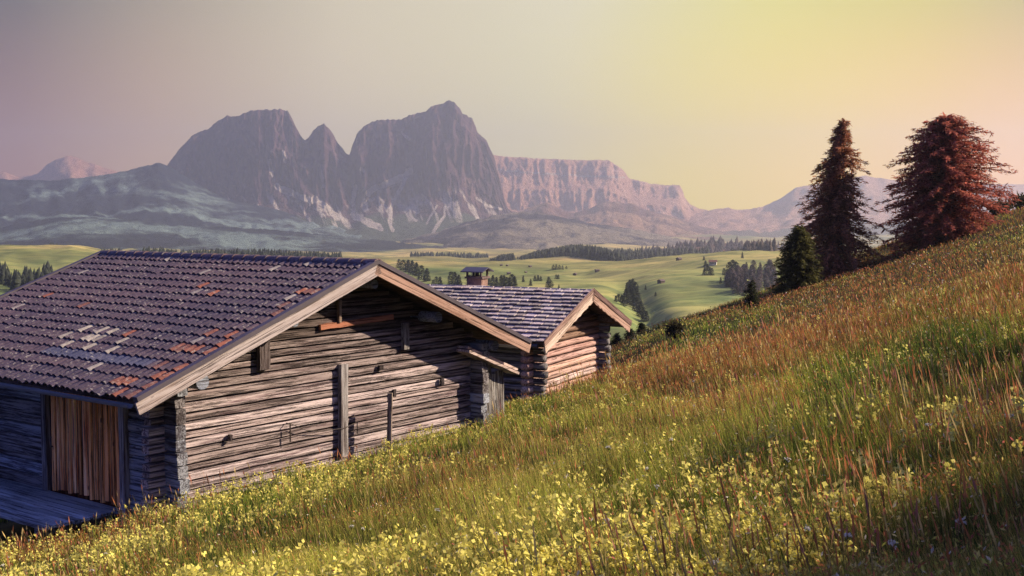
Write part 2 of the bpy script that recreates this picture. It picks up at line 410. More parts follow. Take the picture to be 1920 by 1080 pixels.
def rock_mat(name, c0, c1, c2, st=True, scree=(.5, .46, .42), veg=(.07, .09, .06), meadow=None, band=0.0):
    n = NT(name)
    f = n.noise(n.pos((.016, .016, .0048) if st else (.007, .007, .012)), 1, 8, .68, .6)
    c = n.ramp(f, [(.33, c0), (.5, c1), (.66, c2)])
    s = n.attr('scree').outputs['Fac']; v = n.attr('veg').outputs['Fac']
    nz = n.noise(n.pos((.01, .01, .01)), 1, 7, .7)
    vf = n.math('MULTIPLY', n.math('ADD', v, n.math('MULTIPLY', n.math('SUBTRACT', nz, .5), 1.6)), 1.0)
    vf = n.ramp(vf, [(.42, 0.0), (.58, 1.0)])
    vc = veg
    if meadow:
        mf = n.ramp(n.noise(n.pos((.0022, .0022, .006)), 1, 6, .62, .6), [(.47, 0.0), (.57, .9)])
        vc = n.mix(mf, veg, meadow)
    c = n.mix(vf, c, vc)
    sf = n.ramp(n.math('ADD', s, n.math('MULTIPLY', n.math('SUBTRACT', n.noise(n.pos((.02, .02, .02)), 1, 5, .6), .5), .5)), [(.38, 0.0), (.62, 1.0)])
    c = n.mix(sf, c, scree)
    ck = n.noise(n.pos((.07, .07, .016) if st else (.03, .03, .03)), 1, 7, .75, .8)
    c = n.mix(n.ramp(ck, [(.36, .75), (.48, 0.0)]), c, tuple(q * .35 for q in c0))
    n.bump(n.math('ADD', f, n.math('MULTIPLY', ck, .6)), 1.0, 22)
    return n.done(c, .95, .05)
M['dolomite'] = rock_mat('dolomite_rock', (.032, .018, .032), (.080, .044, .062), (.17, .098, .10), scree=(.46, .40, .36))
M['foothill'] = rock_mat('wooded_foothill', (.03, .03, .05), (.045, .045, .06), (.06, .06, .07), st=False, veg=(.010, .016, .030), meadow=(.17, .24, .23))  # bluish wood and meadow tones paint distance haze into the colour
M['far_rock'] = rock_mat('far_mesa_rock', (.32, .155, .12), (.44, .23, .165), (.54, .33, .25), scree=(.42, .34, .3), veg=(.09, .07, .05))  # base lightened to pink, painting in haze and evening glow

M['pink_haze'] = rock_mat('haze_tinted_hill', (.13, .06, .05), (.18, .09, .075), (.24, .14, .1), st=False, veg=(.13, .06, .05), meadow=(.32, .19, .12))  # reddish tones paint warm haze into the hill colour
M['violet_wood'] = rock_mat('violet_wooded_hill', (.04, .03, .05), (.05, .04, .06), (.07, .06, .07), st=False, veg=(.026, .022, .038), meadow=(.24, .20, .15))
def ridge(name, sil, d, front, back, zb, mat, ncol=300, nrow=60, prof=None, rough=6., rib=0., ribf=40., jag=0., seed=0, veg=(.0, .0), dvar=0., streaks=(), blobs=()):
    """a mountain as a closed relief: crest follows sil at distance d, apron in front, falling away behind"""
    px = np.linspace(sil[0][0], sil[-1][0], ncol)
    S = -(np.interp(px, [q[0] for q in sil], [q[1] for q in sil]) - HZ) / F
    S = S + jag * ((ridged(px / 22 + seed, px * 0 + seed, 4) - .55) + .6 * (vnoise(px / 5 + seed, px * 0) - .5)) / F
    dc = d + dvar * (fbm(px / 90 + seed, px * 0 + 3.3 + seed, 3) - .5)
    tf = np.linspace(0, 1, nrow); tb = np.linspace(0, 1, 14)[1:]
    P = np.interp(tf, *zip(*prof)) if prof else tf ** 1.3
    rows = []
    for t_, p_ in zip(tf, P): rows.append((t_, p_, 0))
    for t_ in tb: rows.append((1, 1 - t_ ** 1.2, t_))
    PX = np.repeat(px[:, None], len(rows), 1); TT = np.array([r[0] for r in rows])[None]; PP = np.array([r[1] for r in rows])[None]; BB = np.array([r[2] for r in rows])[None]
    kw = np.ones(max(3, int(36 / (px[1] - px[0])))); kw /= len(kw); Sp = np.pad(S, len(kw), mode='edge'); Ssm = np.convolve(Sp, kw, 'same')[len(kw):-len(kw)]
    zc = (Ssm * dc)[:, None] + ((S - Ssm) * dc)[:, None] * PP ** 4
    Zr = zb + (zc - zb) * PP
    Dd = dc[:, None] - front * (1 - TT) + back * BB
    k = sstep(0, .25, TT) * sstep(1.0, .86, TT * (BB == 0)) * (BB == 0)
    if rib:
        rb = ridged(PX / ribf + seed + PP * .7, PP * 1.4 + seed, 5) - .55
        rb2 = ridged(PX / (ribf * .33) + seed, PP * 4.6 + seed, 4) - .5
        rb3 = fbm(PX / 7 + seed, PP * 22 + seed, 4) - .5
        wob = fbm(PX / 60 + seed * 2, PP * 3 + seed, 3) * 1.2 + .4
        Dd = Dd - (rib * rb * wob + rib * .45 * rb2 + rib * .35 * rb3) * np.clip(sstep(.12, .5, PP) * (1 - .35 * PP), 0, 1) * (BB == 0)
    Xw = (PX - 960) / F * Dd
    Zr = Zr + rough * (fbm(PX / 30 + seed, TT * 9 + seed, 5) - .5) * 2 * k
    PY = HZ - F * Zr / Dd
    scree = np.zeros_like(Zr)
    for pts, wd in streaks:
        best = np.full(Zr.shape, 1e9)
        for (ax, ay), (bx, by) in zip(pts[:-1], pts[1:]):
            ux, uy = bx - ax, by - ay; l2 = ux * ux + uy * uy
            h = np.clip(((PX - ax) * ux + (PY - ay) * uy) / l2, 0, 1)
            best = np.minimum(best, np.hypot(PX - ax - h * ux, PY - ay - h * uy))
        ww = wd * (.6 + .8 * vnoise(PX / 9, PY / 9))
        scree = np.maximum(scree, sstep(ww * 1.5, ww * .4, best) * (BB == 0))
    if blobs:
        sc2 = ridged(PX / 17 + seed + PP * 6, PP * 4.2 + seed, 4)
        scree = np.maximum(scree * (.7 + .55 * vnoise(PX / 4, PY / 3)), np.clip((sc2 - blobs[2]) * 2.6, 0, .62) * sstep(blobs[0] - .08, blobs[0] + .04, PP) * sstep(blobs[1] + .10, blobs[1] - .06, PP) * (BB == 0))
    v = sstep(veg[0], veg[1], PP) if veg[0] != veg[1] else np.full(Zr.shape, veg[0])
    v = v + 0 * Zr
    return grid_mesh(name, Xw, Dd, Zr, mat, attrs={'scree': scree, 'veg': v})

sil_massif = [(180, 420), (240, 385), (300, 330), (325, 300), (336, 284), (350, 270), (368, 254), (390, 245), (410, 231), (430, 217), (438, 222), (450, 221), (468, 214), (482, 212), (500, 209), (512, 212), (525, 209), (542, 211), (550, 226), (557, 240), (566, 258), (574, 266), (580, 262), (590, 246), (598, 241), (610, 236), (618, 243), (626, 252), (636, 270), (645, 281), (650, 289), (657, 291), (664, 272), (671, 255), (684, 240), (700, 230), (724, 227), (750, 226), (765, 221), (780, 214), (800, 209), (812, 203), (826, 196), (840, 193), (852, 197), (862, 206), (868, 216), (876, 218), (886, 226), (892, 240), (896, 253), (904, 260), (912, 267), (920, 284), (927, 298), (932, 316), (937, 334), (943, 362), (950, 388), (962, 398), (985, 402), (1020, 410), (1080, 425)]
sc_streaks = [([(770, 322), (740, 340), (705, 352), (692, 362)], 6), ([(762, 335), (745, 365), (733, 390), (731, 415), (736, 432)], 3.6), ([(842, 370), (834, 392), (834, 405), (822, 420), (812, 436)], 3), ([(895, 372), (915, 386), (940, 392)], 2.6), ([(590, 372), (612, 385), (636, 408)], 6), ([(664, 402), (690, 416), (712, 428)], 7), ([(770, 388), (782, 398)], 4), ([(520, 350), (545, 362), (585, 376)], 6), ([(678, 316), (683, 322)], 3), ([(820, 385), (806, 408), (800, 420)], 1.6), ([(765, 400), (780, 414)], 2.4), ([(508, 300), (512, 330)], 3.5), ([(533, 285), (537, 305)], 3), ([(668, 350), (662, 385)], 4), ([(600, 310), (608, 350)], 3), ([(755, 250), (768, 262)], 3), ([(900, 432), (940, 438)], 3), ([(320, 365), (345, 372)], 5)]
ridge('rocky_massif', sil_massif, 5200, 1260, 1700, -110, M['dolomite'], 820, 210, prof=[(0, 0), (.45, .14), (.62, .27), (.72, .42), (.86, .78), (.95, .95), (1, 1)], rough=10, rib=250, ribf=46, jag=4, seed=2.3, veg=(.30, .08), dvar=310, streaks=sc_streaks, blobs=(.14, .36, .56))
ridge('shoulder_ridge', [(-900, 350), (-300, 345), (0, 337), (100, 340), (160, 333), (212, 326), (255, 318), (300, 306), (330, 318), (370, 345), (430, 375), (520, 392), (620, 415), (700, 436), (760, 446), (830, 458)], 4700, 1600, 1100, -110, M['foothill'], 420, 110, prof=[(0, 0), (.3, .18), (.7, .6), (1, 1)], rough=20, rib=120, ribf=80, jag=3, seed=5.1, veg=(.9, .9), dvar=300)
ridge('wooded_ridge', [(-900, 410), (-200, 425), (0, 428), (70, 412), (120, 402), (215, 408), (330, 424), (420, 426), (520, 432), (610, 441), (700, 449), (770, 456), (850, 468), (930, 482)], 3400, 1200, 700, -125, M['foothill'], 420, 80, prof=[(0, 0), (.5, .5), (1, 1)], rough=9, jag=4, seed=8.2, veg=(.9, .9))
ridge('forest_foothill', [(760, 450), (830, 432), (880, 415), (930, 404), (965, 399), (1008, 398), (1040, 405), (1075, 410), (1110, 420), (1150, 424), (1200, 432), (1260, 446), (1330, 458), (1420, 470)], 4100, 1200, 700, -118, M['violet_wood'], 380, 90, prof=[(0, 0), (.5, .45), (1, 1)], rough=14, jag=3.5, seed=12.7, veg=(.9, .9))
ridge('pointed_hills', [(900, 420), (960, 402), (990, 391), (1012, 384), (1026, 380), (1038, 386), (1056, 394), (1075, 400), (1095, 395), (1118, 385), (1140, 378), (1160, 379), (1182, 382), (1212, 394), (1260, 406), (1310, 424), (1380, 440), (1470, 452), (1560, 462)], 5700, 1300, 900, -112, M['pink_haze'], 360, 80, prof=[(0, 0), (.5, .4), (1, 1)], rough=22, rib=90, ribf=50, jag=3, seed=3.7, veg=(.8, .8))
ridge('flat_topped_mountain', [(700, 330), (860, 300), (930, 292), (962, 296), (990, 297), (1020, 299), (1045, 298), (1075, 301), (1100, 300), (1140, 302), (1158, 312), (1170, 322), (1178, 334), (1195, 338), (1215, 344), (1240, 347), (1274, 348), (1279, 358), (1283, 372), (1294, 384), (1310, 392), (1345, 398), (1400, 404), (1480, 420)], 7000, 1300, 700, -110, M['far_rock'], 420, 90, prof=[(0, 0), (.5, .3), (.62, .55), (.72, .62), (.8, .72), (.92, .97), (1, 1)], rough=15, rib=150, ribf=34, jag=2.5, seed=6.6, veg=(.3, .1), streaks=[([(930, 318), (1000, 325), (1090, 330), (1170, 333)], 1.5)])
ridge('eastern_mountain', [(1240, 412), (1300, 402), (1345, 392), (1362, 390), (1390, 394), (1430, 388), (1462, 372), (1490, 352), (1540, 345), (1620, 330), (1750, 350), (1900, 345), (2200, 370), (2800, 380)], 6700, 1400, 800, -110, M['far_rock'], 300, 70, prof=[(0, 0), (.5, .35), (1, 1)], rough=24, rib=160, ribf=40, jag=2.5, seed=9.4, veg=(.3, .1))
ridge('distant_peak', [(-900, 330), (-200, 335), (-60, 330), (10, 322), (40, 334), (75, 326), (95, 308), (112, 299), (130, 293), (150, 297), (168, 305), (190, 312), (220, 322), (260, 332), (330, 350)], 7300, 1200, 400, -110, M['far_rock'], 240, 50, rough=22, rib=120, ribf=40, jag=3, seed=4.4, veg=(.2, .05))
ridge('wooded_hill', [(1130, 492), (1190, 474), (1240, 467), (1290, 459), (1330, 455), (1390, 457), (1440, 459), (1490, 468), (1600, 480), (1800, 486), (2300, 480)], 2300, 700, 500, -110, M['pink_haze'], 240, 60, prof=[(0, 0), (.5, .5), (1, 1)], rough=6, jag=2, seed=14.2, veg=(.9, .9))

# ------------------------------------------------------------------ air
hz = MB(); hz.box(-7000, 7000, -300, 8100, -165, 560)
hm = bpy.data.materials.new('evening_haze'); hm.use_nodes = True
ht = hm.node_tree; ht.nodes.clear(); ho = ht.nodes.new('ShaderNodeOutputMaterial'); pv = ht.nodes.new('ShaderNodeVolumePrincipled')
pv.inputs['Color'].default_value = (*HAZE_C, 1); pv.inputs['Density'].default_value = HAZE_D; pv.inputs['Anisotropy'].default_value = HAZE_G
ht.links.new(pv.outputs[0], ho.inputs['Volume'])
if HAZE_D: tag(hz.build('haze', hm), kind='stuff')
# ------------------------------------------------------------------ gabled log buildings
class Frame:
    """local frame of a gabled building: x along the gable, y along the ridge (away from us), z up"""
    def __init__(s, A, B, peak, g, z0):
        A = Vector(A); B = Vector(B); d = (B - A); d.z = 0; s.len = d.length
        s.u = d.normalized(); s.v = Vector((-s.u.y, s.u.x, 0))
        # foot of the peak on the line between the two eave tips
        k = (peak - 960) / F
        q = (k * A.y - A.x) / (s.u.x - k * s.u.y)
        P = A + s.u * q; s.dpk = P.y
        s.xl, s.xr = -q, s.len - q
        s.O = Vector((P.x, P.y, z0)) + s.v * g; s.O.z = z0; s.g = g; s.z0 = z0
        s.rz = math.atan2(s.u.y, s.u.x)
    def on(s, px, py, yl=0.0):
        rx = (px - 960) / F; o = s.O.x * s.v.x + s.O.y * s.v.y
        t = (yl + o) / (rx * s.v.x + s.v.y)
        return ((rx * t - s.O.x) * s.u.x + (t - s.O.y) * s.u.y, yl, -(py - HZ) / F * t - s.z0)
    def side(s, px, py, xl):
        rx = (px - 960) / F; o = s.O.x * s.u.x + s.O.y * s.u.y
        t = (xl + o) / (rx * s.u.x + s.u.y)
        return (xl, (rx * t - s.O.x) * s.v.x + (t - s.O.y) * s.v.y, -(py - HZ) / F * t - s.z0)
    def world(s, p): return s.O + s.u * p[0] + s.v * p[1] + Vector((0, 0, p[2]))
    def local(s, X, Y):
        return (X - s.O.x) * s.u.x + (Y - s.O.y) * s.u.y, (X - s.O.x) * s.v.x + (Y - s.O.y) * s.v.y

dA = 21.0; dB = dA * 348 / 240
BF = Frame(pt(254, 748, dA), pt(992, 640, dB), 708, .84, -5.62)
zE = -348 / F * dA - BF.z0; zR = -90 / F * BF.dpk - BF.z0
XL, XR = BF.xl, BF.xr
def btop(x): return zR - (zR - zE) * (x / XL if x < 0 else x / XR)
WL, WR = XL + 1.15, XR - 1.15
YB = 9.5
barn = empty('log_barn', BF.O, BF.rz)
tag(barn, 'large weathered log barn with red and purple clay tile roof and wide gable', 'barn')

def tint(lo, hi, warm=0.0):
    k = random.uniform(lo, hi); return (k * (1 + warm), k, k * (1 - warm * .8))
# gable walls: front and back
def gable(y0, y1, name, mat, rnd, hs, wl, wr, topf, zpk, under, jit, ext, tints, zlow=-1.0, sl=None, sr=None):
    m = MB(); z = zlow
    while z < zpk - under - .12:
        h = random.uniform(*hs); zt = z + h
        zc = z + h * .75
        a = max(wl - (ext if zc < topf(wl - ext) - .25 else 0), -(zpk - under - zc) / sl); b = min(wr + (ext if zc < topf(wr + ext) - .25 else 0), (zpk - under - zc) / sr)
        if a < wl: a += random.uniform(-.06, .06)
        if b - a > .4: m.log('x', a, b, y0, y1, z + .017, zt - .021, tints(z), rnd, .5, jit)
        z = zt
    return m.build(name, mat, barn if name != 'hut' else None, smooth=False)
SL, SR = (zR - zE) / -XL, (zR - zE) / XR
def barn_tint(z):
    if z > 2.75: return tint(.20, .34, .10)  # upper logs tinted darker to paint in the shade under the eaves
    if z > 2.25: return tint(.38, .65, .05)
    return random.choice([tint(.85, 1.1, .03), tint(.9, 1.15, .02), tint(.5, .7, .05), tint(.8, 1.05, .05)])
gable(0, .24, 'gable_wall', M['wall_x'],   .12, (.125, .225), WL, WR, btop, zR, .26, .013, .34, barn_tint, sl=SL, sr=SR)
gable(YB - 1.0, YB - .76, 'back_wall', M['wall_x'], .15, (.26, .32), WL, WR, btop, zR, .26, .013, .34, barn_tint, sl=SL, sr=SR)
# dark lining inside so that no light leaks between logs
lm = MB(); zl = zE - .1
for (y0, y1) in ((.25, .29), (YB - 1.05, YB - 1.01)):
    vs = []
    for y in (y0, y1): vs += [(WL + .3, y, -1), (WR - .3, y, -1), (WR - .3, y, btop(WR - .3) - .3), (0, y, zR - .3), (WL + .3, y, btop(WL + .3) - .3)]
    lm.add(vs, [(0, 1, 2, 3, 4), (9, 8, 7, 6, 5)] + [(i, (i + 1) % 5, 5 + (i + 1) % 5, 5 + i) for i in range(5)], (.5, .5, .5))
for x in (WL + .26, WR - .3): lm.box(x, x + .04, .29, YB - 1.06, -1, btop(x) - .32, (.5, .5, .5))
lm.build('inner_lining', M['soffit'], barn)
# door position on the side wall
Dy1 = BF.side(224, 955, WL)[1]; Dy0 = BF.side(86, 925, WL)[1]
Dy1, Dy0 = min(Dy1, Dy0), max(Dy1, Dy0)
zd = BF.side(155, 941, WL)[2]
ml, ml2, mr = MB(), MB(), MB()
z = -1.2
while z < zE - .02:
    h = random.uniform(.24, .32)
    c = lambda: random.choice([tint(.8, 1.1, -.05), tint(1.0, 1.4, -.08), tint(.6, .9, .06)])
    top = min(z + h - .01, zE + .02)
    ml.log('y', -.40 + random.uniform(-.05, .06), Dy1 - .16, WL, WL + .24, z, top, c(), .2, .5, .014)
    ml2.log('y', Dy0 + .2, YB - .4, WL, WL + .24, z, top, c(), .2, .7, .014)
    mr.log('y', -.40 + random.uniform(-.05, .06), YB - .4, WR, WR - .24, z, top, c(), .25, .7, .014)
    z += h
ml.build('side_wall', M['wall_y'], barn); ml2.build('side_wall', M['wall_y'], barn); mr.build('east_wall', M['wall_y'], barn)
# door of half-round slats with its posts
dm = MB(); nsl = 13
for i in range(nsl):
    y = Dy1 + .06 + (Dy0 - Dy1 - .12) * (i + .5) / nsl; wv = (Dy0 - Dy1) / nsl
    k = random.choice([(1.5, 1.5, 1.5), (1.7, 2.0, 2.4), (1.0, .95, .95), (1.4, 1.25, 1.2), (1.6, 1.8, 2.0)])
    x = WL - .01; hw = wv * random.uniform(.22, .36)
    prof = [(0.02, -hw), (-.03, -hw * .8), (-.05, 0), (-.03, hw * .8), (0.02, hw)]
    vs = []; zs = [zd + .02 + random.uniform(-.02, .05), zd + .8, zd + 1.6, zE - .12]; 
    for zz in zs: vs += [(x + a + random.uniform(-.008, .008), y + b + random.uniform(-.008, .008), zz) for a, b in prof]
    fs = [(r * 5 + q, r * 5 + q + 1, r * 5 + q + 6, r * 5 + q + 5) for r in range(3) for q in range(4)]
    dm.add(vs, fs, k)
door = dm.build('door', M['red_door'], barn)
bk = MB(); bk.box(WL + .02, WL + .06, Dy1 - .1, Dy0 + .1, zd - .2, zE, (.16, .12, .12)); bk.build('door_backing', M['red_door'], door)
hk = MB(); hk.tube([(WL - .05, Dy0 - .12, zd + 1.15), (WL - .10, Dy0 - .16, zd + 1.12), (WL - .10, Dy0 - .18, zd + .98), (WL - .05, Dy0 - .16, zd + .95)], .014, 6, (.08, .08, .09)); hk.build('handle', M['iron'], door)
for y, k in ((Dy1 - .08, 1.2), (Dy0 + .1, .8)):
    p = MB(); p.beam((WL - .03, y, zd - .35), (WL - .03, y, zE - .02), .15, .18, (0, 1, 0), (k, k, k * 1.06), 5, .006); p.build('door_post', M['post'], barn)
# roof: boards below, tiles above
def slope_pt(s, y, side, up=0.0):
    """point on the roof plane: s metres down from the ridge on side -1/+1, lifted by up"""
    X = XL if side < 0 else XR
    ln = math.hypot(X, zR - zE); cx, cz = abs(X) / ln, (zR - zE) / ln
    return (side * (s * cx + up * cz), y, zR - s * cz + up * cx)
rf = MB()
for side in (-1, 1):
    X = XL if side < 0 else XR; ln = math.hypot(X, zR - zE)
    y0 = -.80
    while y0 < YB:
        y1 = min(y0 + random.uniform(.2, .3), YB)
        vs = [slope_pt(s, y, side, u) for u in (-.16, -.075) for s in (0.02, ln - .02) for y in (y0, y1 - .006)]
        rf.add(vs, [(0, 1, 3, 2), (4, 6, 7, 5), (0, 4, 5, 1), (2, 3, 7, 6), (0, 2, 6, 4), (1, 5, 7, 3)], tint(.8, 1.2, .05)); y0 = y1
roof = rf.build('roof', M['soffit'], barn)
def lerp3(a, b, t): return tuple(p + (q - p) * t for p, q in zip(a, b))
for side in (-1, 1):
    tm = MB(); X = XL if side < 0 else XR; ln = math.hypot(X, zR - zE); nr = 18; ex = ln / nr; pitch = .205
    ncol = int((YB + .82) / pitch); pitch = (YB + .82) / ncol
    for r in range(nr):
        for cidx in range(ncol):
            y0 = -.82 + cidx * pitch; 
            jy = random.uniform(-.011, .011); jz = random.uniform(-.004, .006); js = random.uniform(-.022, .022) + (random.uniform(.03, .09) if random.random() < .02 else 0)
            edge = math.exp(-cidx / 2.6); lowr = max(0, (r - 8) / 9)
            big = float(fbm(cidx * .09 + 3, r * .30 + 8, 3)); q = random.random()
            col = lerp3((.052, .042, .068), (.112, .074, .088), .35 * random.random() + .65 * min(1, max(0, big * 1.6 - .3)))
            if q < .012 + .62 * edge * (.4 + .6 * lowr) + .34 * max(0, lowr - .45) * math.exp(-cidx / 12): col = lerp3((.15, .07, .06), (.31, .105, .055), random.random())
            elif q > .988 - .3 * max(0, big - .58) * 2: col = lerp3((.17, .15, .16), (.30, .27, .25), random.random())
            if r == nr - 4 and 5 < cidx < 24: col = lerp3((.055, .06, .11), (.085, .085, .14), random.random())
            if r in (11, 12, 13) and 12 < cidx < 27 and random.random() < .42 * (1 - abs(cidx - 19) / 9): col = lerp3((.20, .18, .17), (.40, .36, .31), random.random())
            vs = []
            for (s, up) in ((r * ex - .01, .0), ((r + 1) * ex + .035 + js, .038 + jz), ((r + 1) * ex + .035 + js, .012 + jz)):
                for k in range(7):
                    ph = k / 6.0
                    wv = .062 * (math.sin(math.pi * ph) ** 1.15)
                    vs.append(slope_pt(s, y0 + jy + pitch * 1.04 * ph, side, -.07 + up + wv))
            fs = [(k, k + 1, 8 + k, 7 + k) for k in range(6)] + [(7 + k, 8 + k, 15 + k, 14 + k) for k in range(6)]
            tm.add(vs, fs, col)
    tm.build('roof_tiling', M['tile'], roof)
rc = MB(); y = -.86
while y < YB:
    y2 = y + .40; vs = []; k = random.uniform(.8, 1.2); c = lerp3((.10, .075, .095), (.17, .10, .10), random.random())
    for (yy, rr) in ((y, .135), (y2 + .03, .115)):
        for q in range(9):
            a = math.pi * q / 8; vs.append((rr * 1.15 * math.cos(a), yy, zR - .07 + rr * math.sin(a)))
    for q in range(9):
        a = math.pi * q / 8; vs.append((.11 * math.cos(a), y, zR - .075 + .10 * math.sin(a)))
    rc.add(vs, [(q, q + 1, q + 10, q + 9) for q in range(8)] + [(q, 18 + q, 19 + q, q + 1) for q in range(8)], c); y = y2
rc.build('ridge_cap', M['tile'], roof)
for side in (-1, 1):
    ln = math.hypot(XL if side < 0 else XR, zR - zE)
    for yy, fr in ((-.86, 1), (YB + .02, 0)):
        b = MB(); n = 10; vs = []
        for i in range(n + 1):
            s = (ln + .10) * i / n
            for (up, dy) in ((-.30, 0), (-.30, .05), (-.055, .05), (-.055, 0)):
                p = slope_pt(s, yy + dy, side, up + random.uniform(-.007, .007) * (up < -.2)); vs.append(p)
        fs = [(i * 4 + k, i * 4 + (k + 1) % 4, i * 4 + 4 + (k + 1) % 4, i * 4 + 4 + k) for i in range(n) for k in range(4)] + [(3, 2, 1, 0), (n * 4, n * 4 + 1, n * 4 + 2, n * 4 + 3)]
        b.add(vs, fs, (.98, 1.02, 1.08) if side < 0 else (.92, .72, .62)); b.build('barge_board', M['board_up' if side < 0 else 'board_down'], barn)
        vm = MB()
        vs = [slope_pt(s, yy + dy, side, up) for s in (0, ln + .06) for (up, dy) in ((-.052, -.03), (-.052, .11), (.042, .11), (.042, -.03))]
        vm.add(vs, [(0, 1, 5, 4), (1, 2, 6, 5), (2, 3, 7, 6), (3, 0, 4, 7), (0, 3, 2, 1), (4, 5, 6, 7)], (.085, .07, .095)); vm.build('verge_strip', M['flash'], roof)
    g = MB(); p0 = slope_pt(ln + .07, 0, side, -.13); n = 7; vs = []
    for yy in (-.62, YB - .1):
        for rr in (.075, .062):
            for q in range(n): a = math.pi + math.pi * q / (n - 1); vs.append((p0[0] + rr * math.cos(a), yy, p0[2] + rr * math.sin(a)))
    fs = [(q, q + 1, 2 * n + q + 1, 2 * n + q) for q in range(n - 1)] + [(n + q, 3 * n + q, 3 * n + q + 1, n + q + 1) for q in range(n - 1)]
    fs += [(0, 2 * n, 3 * n, n), (n - 1, 2 * n - 1, 4 * n - 1, 3 * n - 1)] + [(q, n + q, n + q + 1, q + 1) for q in range(n - 1)]
    g.add(vs, fs, (.20, .21, .25)); g.build('gutter', M['metal'], roof)
# purlin ends under the overhang
for px, py, rad in ((703, 530, .10), (552, 606, .09), (376, 718, .15), (822, 588, .13), (929, 645, .13)):
    x, y, z = BF.on(px, py, -.55); z = min(z, btop(x) - .34 - rad)
    p = MB(); p.tube([(x, -.55, z), (x + .01, -.2, z), (x, .3, z)], [rad, rad * 1.02, rad], 14, (.95, 1.0, 1.12)); p.build('purlin', M['end'], barn, smooth=False)
# timbers nailed upright on the gable
def upright(name, px, y0, y1, w, d, k, px2=None, yl=-.06):
    a = BF.on(px, y0, yl); b = BF.on(px2 or px, y1, yl)
    m = MB(); m.beam((b[0], yl, b[2]), (a[0], yl, a[2]), w, d, (0, 1, 0), k, 6, .006); m.build(name, M['post'], barn)
upright('wall_brace', 641, 684, 858, .21, .12, (1.15, 1.2, 1.32), 640)
upright('wall_stud', 491, 640, 694, .27, .12, (.42, .38, .42))
upright('wall_stud', 759, 606, 656, .17, .10, (1.1, 1.15, 1.2))
upright('wall_stud', 635, 562, 605, .08, .08, (.9, .75, .65))
upright('wall_peg_and_slot', 426, 818, 830, .06, .08, (.35, .32, .35)); upright('wall_peg_and_slot', 712, 686, 695, .14, .06, (.2, .18, .2))  # first is a peg, second a dark block standing in for a vent slot
upright('wall_peg_and_slot', 828, 710, 724, .10, .06, (.3, .28, .33)); upright('wall_peg_and_slot', 737, 732, 746, .08, .06, (.25, .22, .25))  # dark blocks standing in for small openings in the wall
a = BF.on(598, 614, -.035); b = BF.on(735, 599, -.035)
m = MB(); m.beam((a[0], -.035, a[2]), (b[0], -.035, (a[2] + b[2]) / 2 + .06), .07, .12, (0, 0, 1), (.80, .40, .27), 8, .008); m.build('orange_strip', M['board_x'], barn)
# iron stays and a slack wire across the planks
w0 = BF.on(540, 797, -.12); w1 = BF.on(540, 832, -.12); w2 = BF.on(600, 812, -.10); w3 = BF.on(641, 806, -.16); w4 = BF.on(667, 795, -.10); w5 = BF.on(667, 816, -.1)
m = MB(); m.tube([w1, w0, (w0[0] - .02, -.02, w0[2])], .016, 6, (.05, .035, .03)); m.build('iron_stay', M['iron'], barn)
m = MB(); m.tube([w5, w4, (w4[0], -.0, w4[2])], .012, 6, (.05, .035, .03)); m.build('iron_stay', M['iron'], barn)
m = MB(); m.tube([w0, tuple((p + q) / 2 - (.06 if i == 2 else 0) for i, (p, q) in enumerate(zip(w0, w2))), w2, w3, w4], .008, 5, (.05, .035, .03)); m.build('wire', M['iron'], barn)
# little pent roof of two boards over the far corner
a = BF.on(872, 652, -.30); b = BF.on(966, 694, -.30)
for i, (dz, dx, wd) in enumerate(((0, 0, .34), (-.075, -.12, .42))):
    m = MB(); m.beam((a[0] + dx, -.22 - .1 * i, a[2] + dz), (b[0] + dx, -.22 - .1 * i, b[2] + dz), wd, .06, (0, 0, 1), (1.2, 1.15, 1.15), 6, .008); m.build('pent_board', M['board_x'], barn)

# upright planks leaning at the barn's far corner
o = empty('plank_screen', BF.world((WR + .35, -.28, 0)), BF.rz); gz = ground_z(o.location.x, o.location.y); o.location.z = gz
tag(o, 'grey upright planks between the barn corner and the small log hut', 'plank screen')
for i in range(6):
    m = MB(); hh = BF.on(905, random.uniform(690, 704), -.3)[2] + BF.z0 - gz + (.05 if i < 3 else -.12); x = -.42 + i * .165
    m.beam((x, random.uniform(-.03, .03), -.3), (x + random.uniform(-.02, .02), .06, hh), .15, .035, (0, 1, 0), tint(.7, 1.15, -.06), 5, .006); m.build('plank', M['post'], o)
# thin stake standing in the grass before the wall
p = BF.on(726, 832, -.55); q = BF.on(730, 739, -.55); W = BF.world(p); gz = ground_z(W.x, W.y)
m = MB(); m.beam((0, 0, -.3), ((q[0] - p[0]) * BF.u.x, (q[0] - p[0]) * BF.u.y, q[2] + BF.z0 - gz), .10, .10, (0, 1, 0), (.95, .85, .78), 7, .007)
tag(m.build('fence_stake', M['post'], None, loc=(W.x, W.y, gz)), 'thin leaning wooden stake in the grass before the barn gable', 'stake')
# deck before the door
dz = zd - .04
o = empty('wooden_deck', BF.world((WL - 1.0, 3.5, dz - .1)), BF.rz)
tag(o, 'blue grey plank deck at the barn door in the shade', 'deck')
m = MB(); x = WL - .05
while x > WL - 1.75:
    wv = random.uniform(.17, .24); y0 = Dy1 - .05 + random.uniform(-.03, .03)
    m.beam((x - wv / 2 - WL + 1.0, y0 - 3.5, .1), (x - wv / 2 - WL + 1.0, 4.0, .1), wv - .03, .06, (0, 0, 1), tint(.6, 1.35, -.05), 8, .006); x -= wv
m.build('planking', M['deck'], o)
for y in (-1.9, .5, 3.4):
    m = MB(); m.box(-.72, .9, y, y + .14, -.12, .068, (.6, .6, .6)); m.build('joist', M['deck'], o)

